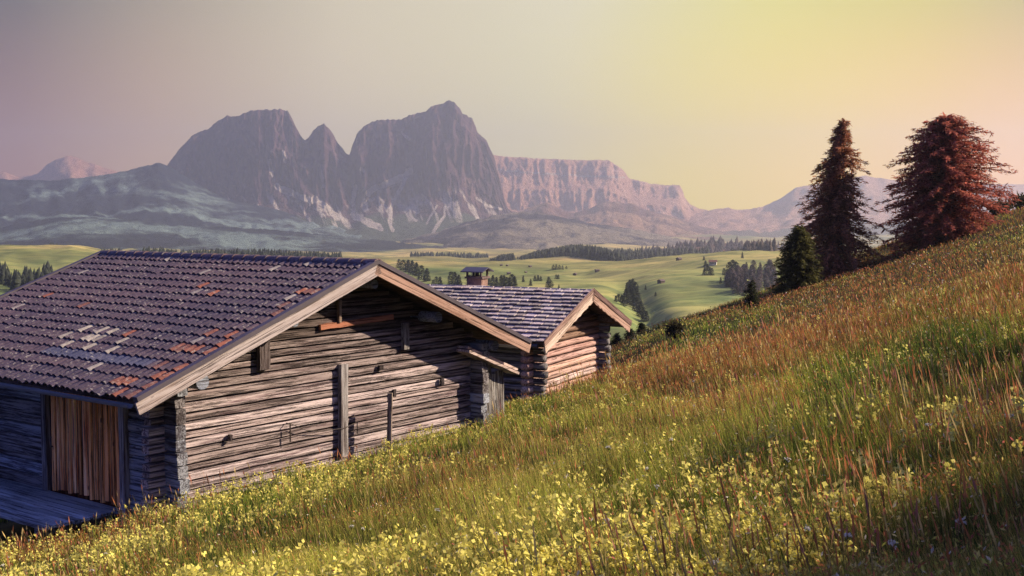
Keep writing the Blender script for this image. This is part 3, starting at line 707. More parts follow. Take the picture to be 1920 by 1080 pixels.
# ------------------------------------------------------------------ the small hut behind
d1 = 36.0; d2 = d1 * 240 / 202
HF = Frame(pt(1020, 640, d1), pt(1183, 602, d2), 1112, .7, -5.75)
hE = -240 / F * d1 - HF.z0; hR = -141 / F * HF.dpk - HF.z0
HL, HR = HF.xl, HF.xr; hwl, hwr = HL + .72, HR - 1.02; HB = 11.0
def htop(x): return hR - (hR - hE) * (x / HL if x < 0 else x / HR)
hut = empty('log_hut', HF.O, HF.rz)
tag(hut, 'small log hut with silver shingle roof and masonry chimney behind the barn', 'hut')
m = MB(); mb = MB(); z = -.95; i = 0
hs_l, hs_r = (hR - hE) / -HL, (hR - hE) / HR
while z < hR - .5:
    h = random.uniform(.215, .265); zt = z + h; zc = z + h * .8
    e = .32 if zc < htop(hwl) - .3 else 0
    a = max(hwl - e, -(hR - .26 - zc) / hs_l); b = min(hwr + e, (hR - .26 - zc) / hs_r)
    k = random.uniform(.8,.95) if z < .95 else (.75 if z < 1.35 else .36)  # upper courses darkened, the roof's shade painted into the log colour
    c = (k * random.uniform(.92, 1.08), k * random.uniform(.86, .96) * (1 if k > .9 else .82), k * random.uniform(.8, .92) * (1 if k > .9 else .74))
    if b - a > .4:
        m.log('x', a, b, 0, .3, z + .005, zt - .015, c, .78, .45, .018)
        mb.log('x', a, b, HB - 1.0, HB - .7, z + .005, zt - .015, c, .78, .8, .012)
    z = zt
m.build('gable_wall', M['hut_x'], hut, smooth=True); mb.build('back_wall', M['hut_x'], hut, smooth=True)
ml, mr = MB(), MB(); z = -1.1
while z < hE - .05:
    h = random.uniform(.215, .265); c = tint(.55, .95, .04); top = min(z + h - .012, hE)
    ml.log('y', -.36 + random.uniform(-.04, .05), HB - .5, hwl, hwl + .3, z, top, c, .75, .6, .016)
    mr.log('y', -.36 + random.uniform(-.04, .05), HB - .5, hwr, hwr - .3, z, top, c, .75, .6, .016); z += h
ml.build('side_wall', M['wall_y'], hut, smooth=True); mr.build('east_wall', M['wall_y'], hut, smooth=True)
lm = MB()
for (y0, y1) in ((.31, .35), (HB - 1.06, HB - 1.02)):
    vs = []
    for y in (y0, y1): vs += [(hwl + .34, y, -1), (hwr - .34, y, -1), (hwr - .34, y, htop(hwr - .34) - .3), (0, y, hR - .3), (hwl + .34, y, htop(hwl + .34) - .3)]
    lm.add(vs, [(0, 1, 2, 3, 4), (9, 8, 7, 6, 5)] + [(i, (i + 1) % 5, 5 + (i + 1) % 5, 5 + i) for i in range(5)], (.5, .5, .5))
for x in (hwl + .31, hwr - .35): lm.box(x, x + .03, .36, HB - 1.07, -1, htop(x) - .34, (.5, .5, .5))
lm.build('inner_lining', M['soffit'], hut)
def hslope(s, y, side, up=0.0):
    X = HL if side < 0 else HR; ln = math.hypot(X, hR - hE); cx, cz = abs(X) / ln, (hR - hE) / ln
    return (side * (s * cx + up * cz), y, hR - s * cz + up * cx)
rf = MB()
for side in (-1, 1):
    ln = math.hypot(HL if side < 0 else HR, hR - hE); y0 = -.66
    while y0 < HB:
        y1 = min(y0 + random.uniform(.2, .3), HB)
        vs = [hslope(s, y, side, u) for u in (-.17, -.08) for s in (.02, ln - .02) for y in (y0, y1 - .006)]
        rf.add(vs, [(0, 1, 3, 2), (4, 6, 7, 5), (0, 4, 5, 1), (2, 3, 7, 6), (0, 2, 6, 4), (1, 5, 7, 3)], tint(.8, 1.2, .05)); y0 = y1
hroof = rf.build('roof', M['soffit'], hut)
for side in (-1, 1):
    sm = MB(); ln = math.hypot(HL if side < 0 else HR, hR - hE); nr = 14; ex = ln / nr
    for r in range(nr):
        y = -.70 - random.uniform(0, .2)
        while y < HB:
            wv = random.uniform(.26, .46); y1 = min(y + wv, HB + .05); y0 = max(y, -.72)
            if y1 - y0 > .05:
                s0, s1 = r * ex - (.06 if r == 0 else .03), (r + 1) * ex + .05 + random.uniform(-.03, .03)
                th = random.uniform(.03, .045); l0, l1 = -.085, -.015 + random.uniform(-.010, .016)
                k = random.choice((random.uniform(.26, .42), random.uniform(.38, .58))); c = (k * random.uniform(1.02, 1.14), k * .93, k * random.uniform(.86, .98))
                vs = [hslope(s, yy, side, u) for s, u0 in ((s0, l0), (s1, l1)) for yy in (y0 + .022, y1 - .022) for u in (u0, u0 + th)]
                sm.add(vs, [(0, 2, 3, 1), (4, 5, 7, 6), (0, 1, 5, 4), (2, 6, 7, 3), (0, 4, 6, 2), (1, 3, 7, 5)], c)
            y = y1
    sm.build('shingles', M['shingle'], hroof)
    for yy, fr in ((-.74, 1), (HB + .02, 0)):
        b = MB(); n = 16; vs = []
        for i in range(n + 1):
            s = (ln + .05) * i / n
            for (up, dy) in ((-.17, 0), (-.17, .045), (.015, .045), (.015, 0)): vs.append(hslope(s, yy + dy, side, up))
        fs = [(i * 4 + k, i * 4 + (k + 1) % 4, i * 4 + 4 + (k + 1) % 4, i * 4 + 4 + k) for i in range(n) for k in range(4)] + [(3, 2, 1, 0), (n * 4, n * 4 + 1, n * 4 + 2, n * 4 + 3)]
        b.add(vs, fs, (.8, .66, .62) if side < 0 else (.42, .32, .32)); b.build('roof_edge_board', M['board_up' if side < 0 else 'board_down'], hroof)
        b = MB(); vs = []
        for i in range(n * 2 + 1):
            s = .02 + (ln - .0) * i / (n * 2)
            jg = (random.uniform(-.035, .02))
            for (up, dy) in ((-.41, .02), (-.41, .06), (-.175, .06), (-.175, .02)): vs.append(hslope(s, yy + dy, side, up + (jg if up < -.3 else 0)))
        n2 = n * 2
        fs = [(i * 4 + k, i * 4 + (k + 1) % 4, i * 4 + 4 + (k + 1) % 4, i * 4 + 4 + k) for i in range(n2) for k in range(4)] + [(3, 2, 1, 0), (n2 * 4, n2 * 4 + 1, n2 * 4 + 2, n2 * 4 + 3)]
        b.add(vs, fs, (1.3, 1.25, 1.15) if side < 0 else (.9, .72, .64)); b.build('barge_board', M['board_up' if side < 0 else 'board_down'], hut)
    g = MB(); p0 = hslope(ln + .07, 0, side, -.16)
    g.tube([(p0[0], -.5, p0[2]), (p0[0], HB - .1, p0[2])], .075, 10, (.05, .05, .065)); g.build('gutter', M['flash'], hroof)
for px, py in ((1094, 575), (1150, 590)):
    x, y, z = HF.on(px, py, -.5); z = min(z, htop(x) - .3)
    p = MB(); p.tube([(x, -.5, z), (x, .3, z)], .12, 12, (.5, .42, .42)); p.build('purlin', M['end'], hut)
# chimney with its little roof on posts
cx = .9; cyl = 4.2; W = HF.world((cx, cyl, 0)); k = W.y
z_top = -118 / F * k - HF.z0; z_roof = -106.5 / F * k - HF.z0; z_pk = -100.5 / F * k - HF.z0
ch = MB(); ch.box(cx - .24, cx + .24, cyl - .30, cyl + .30, htop(cx) - .35, z_top - .075, (.30, .20, .175)); chimney = ch.build('chimney', M['brick'], hut)
s = MB(); s.box(cx - .31, cx + .31, cyl - .36, cyl + .36, z_top - .07, z_top, (.17, .13, .13), .008); s.build('chimney_slab', M['brick'], chimney)
for a in (-.24, .24):
    for b in (-.28, .28):
        p = MB(); p.box(cx + a - .03, cx + a + .03, cyl + b - .03, cyl + b + .03, z_top + .002, z_roof - .002, (.10, .08, .085)); p.build('cap_post', M['iron'], chimney)
m = MB(); m.box(cx - .05, cx + .05, cyl - .05, cyl + .05, z_top + .002, z_roof, (.10, .08, .085)); m.build('flue_pipe', M['iron'], chimney)
m = MB(); y0, y1 = cyl - .46, cyl + .46
for sd_ in (-1, 1):
    vs = [(cx, y0, z_pk), (cx, y1, z_pk), (cx + sd_ * .44, y1, z_roof - .03), (cx + sd_ * .44, y0, z_roof - .03)]
    vs += [(p, q, r - .035) for p, q, r in vs]
    m.add(vs, [(0, 1, 2, 3), (7, 6, 5, 4), (0, 3, 7, 4), (1, 5, 6, 2), (2, 6, 7, 3), (0, 4, 5, 1)], (.07, .07, .11))
m.build('chimney_roof', M['flash'], chimney)
# ------------------------------------------------------------------ trees
def conifer_parts(h, rad, nbr, spr, seed, lean=0.0, base=.04, droop=.25, rag=.3, size=.3, col=((.035, .045, .02), (.07, .075, .025)), gapside=None, topblunt=0.0, bare=0.0):
    """tapered trunk mesh and a crown of needle sprays on whorled limbs; rad(t) = limb length at height t"""
    rs = np.random.RandomState(seed); T = MB(); C_v = []; C_f = []; C_c = []
    P = [(lean * h * t * t, 0, h * t * .985) for t in np.linspace(0, 1, 9)]
    T.tube([(0, 0, -.4)] + P, [.034 * h * .62 + .03] + [(.034 * h * .6) * (1 - t) ** .9 + .012 for t in np.linspace(0, 1, 9)], 8, (1, 1, 1))
    for i in range(nbr):
        t = base + (1 - base) * (1 - (1 - (i + rs.rand()) / nbr) ** .85); t = min(t, .995)
        a = i * 2.39996 + rs.uniform(-.4, .4)
        L_ = rad(t) * rs.uniform(1 - rag, 1 + rag * .55)
        if gapside is not None and rs.rand() < bare and math.cos(a - gapside) > .0: 
            if rs.rand() < .5: continue
            L_ *= rs.uniform(.9, 1.35)
        up = .35 * (t - .55) * 1.6
        b0 = Vector((lean * h * t * t, 0, h * t))
        dr = Vector((math.cos(a), math.sin(a), 0)); tip = b0 + dr * L_ + Vector((0, 0, L_ * (up - droop)))
        mid = b0 + dr * L_ * .55 + Vector((0, 0, L_ * (up * .7 - droop * .25)))
        T.tube([b0, mid, tip], [.016 + .012 * L_ * .6, .012, .004], 4, (.8, .8, .8), cap=False)
        ns = max(4, int(spr * (L_ / rad(.15) * .8 + .2)))
        for j in range(ns):
            q = ((j + rs.rand()) / ns) ** .75
            c0 = (b0.lerp(mid, q / .55) if q < .55 else mid.lerp(tip, (q - .55) / .45))
            sz = size * rs.uniform(.6, 1.25) * (1.1 - .45 * q)
            dv = (dr * rs.uniform(.3, 1.2) + Vector((rs.normal() * .75, rs.normal() * .75, rs.normal() * .3 - .25))).normalized()
            sdv = dv.cross(Vector((rs.normal() * .5, rs.normal() * .5, 1))).normalized()
            wd = sz * rs.uniform(.09, .17); nrm = dv.cross(sdv)
            c0 = c0 + Vector((rs.normal(), rs.normal(), rs.normal())) * sz * .22
            k = rs.rand(); cc = tuple(p + (q_ - p) * k for p, q_ in zip(*col))
            n0 = len(C_v)
            C_v += [tuple(c0 - sdv * wd), tuple(c0 + sdv * wd), tuple(c0 + dv * sz * .6 + sdv * wd * .8 - nrm * sz * .05), tuple(c0 + dv * sz), tuple(c0 + dv * sz * .6 - sdv * wd * .8 - nrm * sz * .08)]
            C_f += [(n0, n0 + 1, n0 + 2, n0 + 3, n0 + 4)]; C_c += [cc] * 5
    Cm = MB(); Cm.v, Cm.f, Cm.c = C_v, C_f, C_c
    return T, Cm
def plant_tree(name, x, y, z, parts, label, cat, group=None, rz=0.0):
    o = empty(name, (x, y, z), rz); tag(o, label, cat, group)
    parts[0].build('trunk', M['bark'], o); 
    me = parts[1]; V = np.array(me.v); F_ = np.array(me.f)
    cm = np_mesh('crown', V, F_.ravel(), np.full(len(F_), F_.shape[1]), M['needle'], np.array(me.c))
    link('crown', cm, o); return o
def gz_at(px, d): x = (px - 960) / F * d; return x, d, ground_z(x, d)

x, y, z = gz_at(1568, 80)
tall = conifer_parts((505 - 217) / F * 80, lambda t: 4.1 * (1 - t) ** .86 + .12, 430, 108, 5, lean=.035, base=.05, droop=.3, rag=.5, size=.40, col=((.20, .10, .06), (.62, .26, .14)), gapside=0.2, bare=.75)  # red in the needle colour paints in a warm glow
plant_tree('spruce_tree', x, y, z, tall, 'tall pointed spruce with ragged right side on the hill brow', 'tree')
x, y, z = gz_at(1768, 80)
def broad(t): return 3.9 * (1 - t ** 2.1) ** .62 * (.82 + .35 * math.sin(min(1, t * 2.2) * math.pi / 2)) * .90 + .25
blunt = conifer_parts((452 - 222) / F * 80, broad, 470, 120, 8, lean=.02, base=.03, droop=.12, rag=.38, size=.42, col=((.24, .09, .065), (.66, .205, .14)), gapside=-.2, bare=.4)  # needles reddened and lightened to paint the warm glow on this crown
plant_tree('spruce_tree', x, y, z, blunt, 'broad blunt topped reddish conifer, rightmost big tree on the brow', 'tree')
x, y, z = gz_at(1497, 74)
sm = conifer_parts((532 - 412) / F * 74, lambda t: 1.65 * (1 - t ** 1.6) ** .7 + .1, 200, 84, 12, base=.03, droop=.1, rag=.3, size=.32, col=((.045, .052, .018), (.17, .16, .05)))
plant_tree('spruce_tree', x, y, z, sm, 'short bushy green spruce at the foot of the tall pointed spruce', 'tree')
young = conifer_parts(1.7, lambda t: .75 * (1 - t) ** .8 + .05, 90, 22, 21, base=.03, droop=.12, rag=.35, size=.22, col=((.022, .032, .014), (.05, .06, .022)))
x, y, z = gz_at(1410, 66); plant_tree('young_spruce', x, y, z - .1, young, 'tiny dark spruce alone on the meadow edge left of the tall trees', 'tree')
def bush(w, h, n, seed, col, size=.2):
    rs = np.random.RandomState(seed); T = MB()
    for k in range(5):
        a = k * 1.3; T.tube([(0, 0, -.2), (.12 * w * math.cos(a), .12 * w * math.sin(a), h * .4), (.3 * w * math.cos(a), .3 * w * math.sin(a), h * .8)], [.03, .02, .008], 5, (.8, .8, .8))
    C = MB()
    for i in range(n):
        d = Vector((rs.normal(), rs.normal(), rs.normal())).normalized() * (rs.rand() ** .4) * (.8 + .35 * rs.rand())
        c0 = Vector((d.x * w / 2, d.y * w / 2, h * .5 + d.z * h * .52)); sz = size * rs.uniform(.5, 1.2)
        e1 = Vector((rs.normal(), rs.normal(), rs.normal())).normalized(); e2 = e1.cross(Vector((rs.normal(), rs.normal(), rs.normal()))).normalized()
        k = rs.rand(); C.add([c0 - e2 * sz * .3, c0 + e2 * sz * .3, c0 + e1 * sz + e2 * sz * .2, c0 + e1 * sz * 1.3, c0 + e1 * sz - e2 * sz * .2], [(0, 1, 2, 3, 4)], tuple(p + (q - p) * k for p, q in zip(*col)))
    return T, C
for i, (px, d, w_, h_, lab) in enumerate(((1267, 60, .9, .75, 'low round dark bush on the meadow edge above the small hut'), (1872, 98, 2.0, 1.2, 'small round bush on the skyline right of the broad conifer'), (1912, 101, 2.2, 1.3, 'low bush on the skyline at the far right end'))):
    x, y, z = gz_at(px, d); T_, C_ = bush(w_, h_, 420, 30 + i, ((.030, .030, .016), (.07, .055, .025)), .22 if i == 0 else .3)
    o = empty('bush', (x, y, z), 0); tag(o, lab, 'bush'); T_.build('stem', M['bark'], o); C_.build('foliage', M['needle'], o)
for i, (px, top, d, lab) in enumerate(((1157, 626, 78, 'leftmost and nearest the hut wall of the little spruces behind the grassy edge'), (1182, 622, 79, 'middle of the little spruces behind the grassy edge right of the hut'), (1204, 616, 80, 'rightmost of the little spruces behind the grassy edge right of the hut'), (1139, 634, 77, 'shortest little spruce half hidden by the hut corner'))):
    x, y, z = gz_at(px, d); h_ = max(.9, -(top - HZ) / F * d - z)
    prt = conifer_parts(h_, lambda t: .75 * (1 - t) ** .8 + .05, 110, 16, 40 + i, base=.25, droop=.15, rag=.4, size=.2, col=((.018, .028, .016), (.045, .055, .025)))
    plant_tree('young_spruce', x, y, z, prt, lab, 'tree', 'little spruces behind the grassy edge')

# unseen spruces added right of the view to cast shade on the near right meadow
shade = conifer_parts(7.0, lambda t: 2.3 * (1 - t) ** .7 + .1, 230, 50, 61, base=.04, droop=.15, rag=.3, size=.55)
for i, (gx, gy, L_) in enumerate(((3.2, 4.6, 15), (4.4, 8.4, 15.5), (6.6, 12.5, 16), (5.5, 2.5, 16), (7.5, 6.0, 17), (9.5, 16.5, 16), (3.2, 6.2, 15), (5.6, 8.0, 15.5), (8.2, 11.0, 15.5), (3.4, 2.6, 13.5), (4.6, 5.2, 13))):
    x = gx + L_ * .97; y = gy + L_ * .242; z = ground_z(x, y)
    if i == 0: so = plant_tree('spruce_tree', x, y, z, shade, 'added unseen spruce beyond the right edge, placed to shade the meadow', 'tree', 'added spruces shading the right foreground')
    else:
        o = so.copy(); COL.objects.link(o); o.location = (x, y, z); o.rotation_euler = (0, 0, i * 1.7); k = random.uniform(.85, 1.1); o.scale = (k, k, k)
        for ch in so.children: c = ch.copy(); COL.objects.link(c); c.parent = o
# far trees: one low mesh for each of a few shapes, copied as single objects
def far_tree_mesh(seed, rfun, n=420, col=((.022, .032, .020), (.05, .058, .028))):
    rs = np.random.RandomState(seed); m = MB()
    m.tube([(0, 0, -.05), (0, 0, .9)], [.022, .006], 5, (.05, .035, .025))
    for i in range(n):
        t = rs.rand() ** 1.25 * .97 + .015; a = rs.rand() * 6.283; r_ = rfun(t) * (.35 + .65 * rs.rand() ** .5) * rs.uniform(.85, 1.18)
        c0 = Vector((r_ * math.cos(a), r_ * math.sin(a), t)); o_ = Vector((math.cos(a), math.sin(a), rs.uniform(-.7, .3))); s_ = .085 * rs.uniform(.6, 1.3)
        tv = Vector((-math.sin(a), math.cos(a), rs.uniform(-.3, .3)))
        k = rs.rand(); m.add([c0 - tv * s_ * .6 - o_ * s_ * .4, c0 + tv * s_ * .6 - o_ * s_ * .4, c0 + o_ * s_ + tv * s_ * .15, c0 + o_ * s_ - tv * s_ * .25], [(0, 1, 2, 3)], tuple(p + (q - p) * k for p, q in zip(*col)))
    V = np.array(m.v); fl = [i for f in m.f for i in f]; 
    return np_mesh('far_tree', V, fl, [len(f) for f in m.f], M['fartree'], np.array(m.c))
FT = [far_tree_mesh(1, lambda t: .27 * (1 - t) ** .75 + .01), far_tree_mesh(2, lambda t: .20 * (1 - t) ** .7 + .01), far_tree_mesh(3, lambda t: .34 * math.sin(min(1, (t + .12) * 1.0) * math.pi) ** .6 + .01), far_tree_mesh(4, lambda t: .30 * (1 - t ** 2) ** .6 + .01), far_tree_mesh(5, lambda t: .28 * (1 - t) ** .7 + .01, 420, ((.055, .04, .055), (.13, .095, .105))), far_tree_mesh(6, lambda t: .31 * (1 - t ** 2) ** .6 + .01, 420, ((.055, .04, .055), (.14, .105, .11)))]  # last two shapes have violet haze painted into their needle colour
def far_tree(px, py, d, hpx, kind, label, group, name='valley_tree', wide=1.0):
    """py = row of the foot"""
    x = (px - 960) / F * d; z = float(zvalley(x, d)); h = hpx / F * d
    o = link(name, FT[kind], None, (x, d, z - h * .02), random.uniform(0, 6.28)); o.scale = (h * wide, h * wide, h)
    return tag(o, label, 'tree', group)
def foot_dist(px, py):
    """distance at which the valley ground shows at row py of column px"""
    ds = np.linspace(380, 2600, 900); zz = zvalley((px - 960) / F * ds, ds); pr = HZ - F * zz / ds
    k = np.argmin(np.abs(pr - py)); return float(ds[k])
rs = np.random.RandomState(77)
def clump(spec, label, group, kinds=(0, 3), jit=0, name='valley_tree'):
    for (px, py, hp) in spec: far_tree(px, py, foot_dist(px, py), hp, kinds[rs.randint(len(kinds))], label, group, name, rs.uniform(.9, 1.25))
singles = [((981, 529, 13), 1, 'slim lone conifer just right of the blue tree row by the chimney'), ((995, 536, 13), 0, 'small pointed conifer above the middle of the hut ridge'), ((1300 - 70, 556, 9), 0, 'tiny lone tree at the right of the gully wood'), ((1211, 543, 9), 1, 'small lone tree above the gully wood, left of the shed'), ((1400, 501, 10), 3, 'little round tree right beside the white farmhouse'), ((1352, 531, 12), 1, 'small slim tree at the lower left tip of the copse'), ((1272, 0, 0), 0, ''), ((1048, 541, 8), 0, 'smallest round tree just above the right part of the hut ridge'), ((1357, 479, 9), 3, 'round tree on the crest left of the hilltop trees'), ((1411, 488, 10), 1, 'narrow conifer standing below the hilltop trees'), ((1392, 484, 12), 1, 'narrow tree beside the hilltop trees right of the farmhouse')]
for (px, py, hp), k, lab in singles:
    if hp: far_tree(px, py, foot_dist(px, py), hp, k, lab, None)
clump([(846, 536, 28), (853, 535, 26), (860, 536, 22)], 'dark blue conifer in the tight trio left of the chimney', 'trio of conifers left of the chimney')
clump([(818, 534, 16), (825, 535, 17), (812, 536, 12)], 'small conifer at the left end of the tree row, above the barn roof slope', 'leftmost trees of the row')
clump([(887, 524, 16), (893, 525, 14)], 'round tree raised just left of the chimney', 'round trees beside the chimney', (2, 3))
clump([(px, 534 + rs.randint(0, 5), rs.randint(15, 24)) for px in (880, 886, 893, 900, 906, 911, 917, 924, 931)], 'conifer in the blue row behind the chimney', 'trees directly behind the chimney')
clump([(px, 535 + rs.randint(0, 4), rs.randint(17, 23)) for px in (940, 945, 950, 955, 960, 965)], 'conifer in the dense block of trees right of the chimney', 'tree block right of the chimney')
clump([(1003, 527, 11), (1009, 527, 12), (1014, 527, 10)], 'conifer in the low trio on the pasture above the hut ridge', 'low trio on the pasture')
clump([(1029, 531, 13), (1033, 539, 15), (1027, 539, 14)], 'dark round tree in the stacked pair above the right of the hut ridge', 'stacked trees above the hut ridge', (2, 3))
clump([(1043, 523, 9), (1047, 523, 9)], 'small square looking tree pair on the pasture', 'square tree pair', (3,))
clump([(1038, 505, 9), (1043, 505, 10), (1049, 505, 9), (1055, 505, 8), (1062, 504, 6)], 'low dark shrub in the thicket under the wooded knoll', 'thicket under the knoll', (2, 3), name='shrub')
clump([(800, 527, 25), (790, 524, 28), (781, 519, 28), (773, 514, 27), (765, 510, 24), (756, 506, 20), (748, 502, 17)], 'blue green conifer behind the right slope of the barn roof', 'conifers behind the barn roof', name='valley_tree')
gully = [(1181, 548, 24), (1187, 552, 30), (1177, 556, 28), (1192, 556, 28), (1183, 564, 32), (1194, 566, 30), (1175, 570, 30), (1188, 574, 32), (1198, 578, 26), (1194, 584, 30), (1203, 588, 24), (1200, 594, 24), (1208, 597, 22), (1213, 602, 20), (1166, 570, 18), (1160, 566, 15), (1170, 574, 20), (1206, 602, 20), (1155, 566, 12)]
clump(gully, 'tall dark conifer in the narrow wood running down the gully', 'wood in the gully')
clump([(1320, 489, 9), (1323, 500, 12), (1327, 508, 14), (1331, 515, 15), (1322, 516, 16), (1335, 516, 14)], 'dark tree in the column of trees just left of the white farmhouse', 'trees left of the farmhouse', (3, 0))
clump([(1334, 484, 9), (1342, 483, 8)], 'round tree behind the white farmhouse roof', 'trees behind the farmhouse', (2, 3))
clump([(1372, 474, 9), (1377, 474, 8), (1384, 474, 11), (1390, 475, 10)], 'small tree in the hilltop group right of the farmhouse', 'hilltop trees', (3, 2))
cop = [(1368, 512, 22), (1374, 512, 26), (1380, 514, 24), (1358, 516, 14), (1364, 522, 18), (1372, 526, 20)]
clump(cop, 'big dark tree at the left edge of the hazy copse', 'big trees at the copse edge', (3,))
cop2 = []
for i in range(130):
    u_ = rs.rand(); v_ = rs.rand(); px = 1362 + 92 * u_; lo = np.interp(px, [1355, 1375, 1400, 1430, 1460], [530, 546, 562, 574, 580]); hi = np.interp(px, [1355, 1375, 1395, 1430, 1460], [516, 520, 512, 500, 498])
    cop2.append((px, hi + (lo - hi) * v_, rs.randint(14, 25)))
clump(sorted(cop2, key=lambda q: q[1]), 'hazy grey violet tree in the copse left of the meadow brow', 'hazy copse', (4, 5, 5))

# woods that read as one mass
def wood_mass(name, label, pts, hm, kinds=2, valley=True, zfun=None, tops=None, tone=(1, 1, 1)):
    V = []; Fa = []; Cc = []; r2 = np.random.RandomState(len(pts))
    for (x, y) in pts:
        z = float((zfun or zvalley)(x, y)); h = hm * r2.uniform(.55, 1.3)
        if tops is not None: h = max(3.5, min(18, -(np.interp(960 + x / y * F, tops[0], tops[1]) - HZ) / F * y - z)) * r2.uniform(.55, 1.08)
        r0 = h * r2.uniform(.22, .36); a0 = r2.rand() * 6
        k = r2.rand(); c = (.020 + .02 * k, .026 + .022 * k, .022 + .01 * k); c = tuple(p_ * q_ for p_, q_ in zip(c, tone))
        for (zb, zt, rr) in ((.02, .55, 1.0), (.3, .82, .8), (.55, 1.0, .52)):
            n0 = len(V); 
            for q in range(7):
                a = a0 + q * .8976; rj = r0 * rr * r2.uniform(.7, 1.25); V.append((x + rj * math.cos(a), y + rj * math.sin(a), z + h * (zb + r2.uniform(-.05, .05))))
            V.append((x + r2.normal() * .04 * h, y, z + h * zt)); Cc += [c] * 8
            Fa += [(n0 + q, n0 + (q + 1) % 7, n0 + 7) for q in range(7)]
    me = np_mesh(name, np.array(V), np.array(Fa).ravel(), np.full(len(Fa), 3), M['fartree'], np.array(Cc))
    o = link(name, me); tag(o, label, 'wood', None, 'stuff'); return o
pts = []
for i in range(1500):                    # dark wood over the knoll
    px = rs.uniform(918, 1192); lo = np.interp(px, [918, 965, 1000, 1060, 1110, 1160, 1192], [1415, 1415, 1430, 1420, 1330, 1230, 1190]); pts.append(((px - 960) / F * 1450, 0, px, lo))
P2 = []
for _, _, px, lo in pts:
    d = lo + rs.rand() * np.interp(px, [918, 970, 1000, 1192], [40, 60, 110, 240])
    if 966 < px < 976 and rs.rand() < .9: continue
    P2.append(((px - 960) / F * d, d))
wood_mass('conifer_wood', 'dark violet conifer wood along the top of the golden knoll', P2, 11, tops=([918, 940, 962, 968, 976, 1010, 1030, 1070, 1100, 1140, 1160, 1192], [486, 476, 474, 485, 479, 468, 465, 458, 458, 465, 473, 486]))
P2 = [((px - 960) / F * d, d) for px, d in ((rs.uniform(1150, 1330), rs.uniform(1600, 1790)) for _ in range(260))]
wood_mass('conifer_wood', 'thin dark tree line crossing behind the golden pasture', P2, 12)
P2 = [((px - 960) / F * d, d) for px, d in ((rs.uniform(1195, 1480), rs.uniform(1850, 2250)) for _ in range(900))]
def zhill(x, y): return float(np.interp(y, [1600, 2300, 2800], [-110, -(458 - HZ) / F * 2300, -110]))
P3 = []
for px, k in zip(rs.uniform(1200, 1620, 1500), rs.rand(1500)):
    d = 1800 + 480 * k; P3.append(((px - 960) / F * d, d))
sil_w = [(1130, 492), (1190, 474), (1240, 467), (1290, 459), (1330, 455), (1390, 457), (1440, 459), (1490, 468), (1600, 480), (1800, 486)]
def zwh(x, y):
    px = 960 + x / y * F; S = -(np.interp(px, [q[0] for q in sil_w], [q[1] for q in sil_w]) - HZ) / F * 2300
    return -110 + (S + 110) * np.clip((y - 1600) / 700, 0, 1) - 3
wood_mass('conifer_wood', 'pink hazed conifer wood over the long hill behind the farmhouse', P3, 16, zfun=zwh, tone=(2.2, 1.2, 1.6))  # tone puts the pink haze into the tree colour
P2 = [((px - 960) / F * d, d) for px, d in ((rs.uniform(1395, 1455), rs.uniform(1230, 1330)) for _ in range(160))]
wood_mass('broadleaf_wood', 'reddish rounded wood on the hilltop right of the farmhouse', P2, 12, tone=(2, 1.1, 1.3))
P2 = [((px - 960) / F * d, d) for px, d in ((rs.uniform(770, 915), rs.uniform(1900, 2080)) for _ in range(330))]
wood_mass('conifer_wood', 'pale blue hazy tree belt below the bright meadow', P2, 14)
P2 = []
for px in list(rs.uniform(175, 235, 40)) + list(rs.uniform(262, 640, 700)):
    d = rs.uniform(1150, 1280); P2.append(((px - 960) / F * d, d))
def zbelt(x, y):
    px = 960 + x / y * F; return -(np.interp(px, [170, 235, 320, 380, 480, 560, 640, 700], [478, 478, 474, 476, 479, 483, 486, 492]) - HZ) / F * y - 3
wood_mass('conifer_wood', 'blue dark row of conifers just above the barn ridge', P2, 9, zfun=lambda x, y: min(float(zvalley(x, y)) + 4, zbelt(x, y)))

clump([(78, 482, 22), (88, 484, 26), (97, 483, 30), (107, 484, 28), (117, 483, 24)], 'dark tree in the round clump on the fields left of the barn roof', 'tree clump left of the barn', (2, 3))
P2 = []
for i in range(160):
    px = rs.uniform(-160, 95); py = 512 + 22 * rs.rand() + 12 * math.sin(px * .03); d = foot_dist(px, py); P2.append(((px - 960) / F * d, d))
wood_mass('broadleaf_wood', 'dark green wood low on the fields at the far left behind the barn', P2, 8)
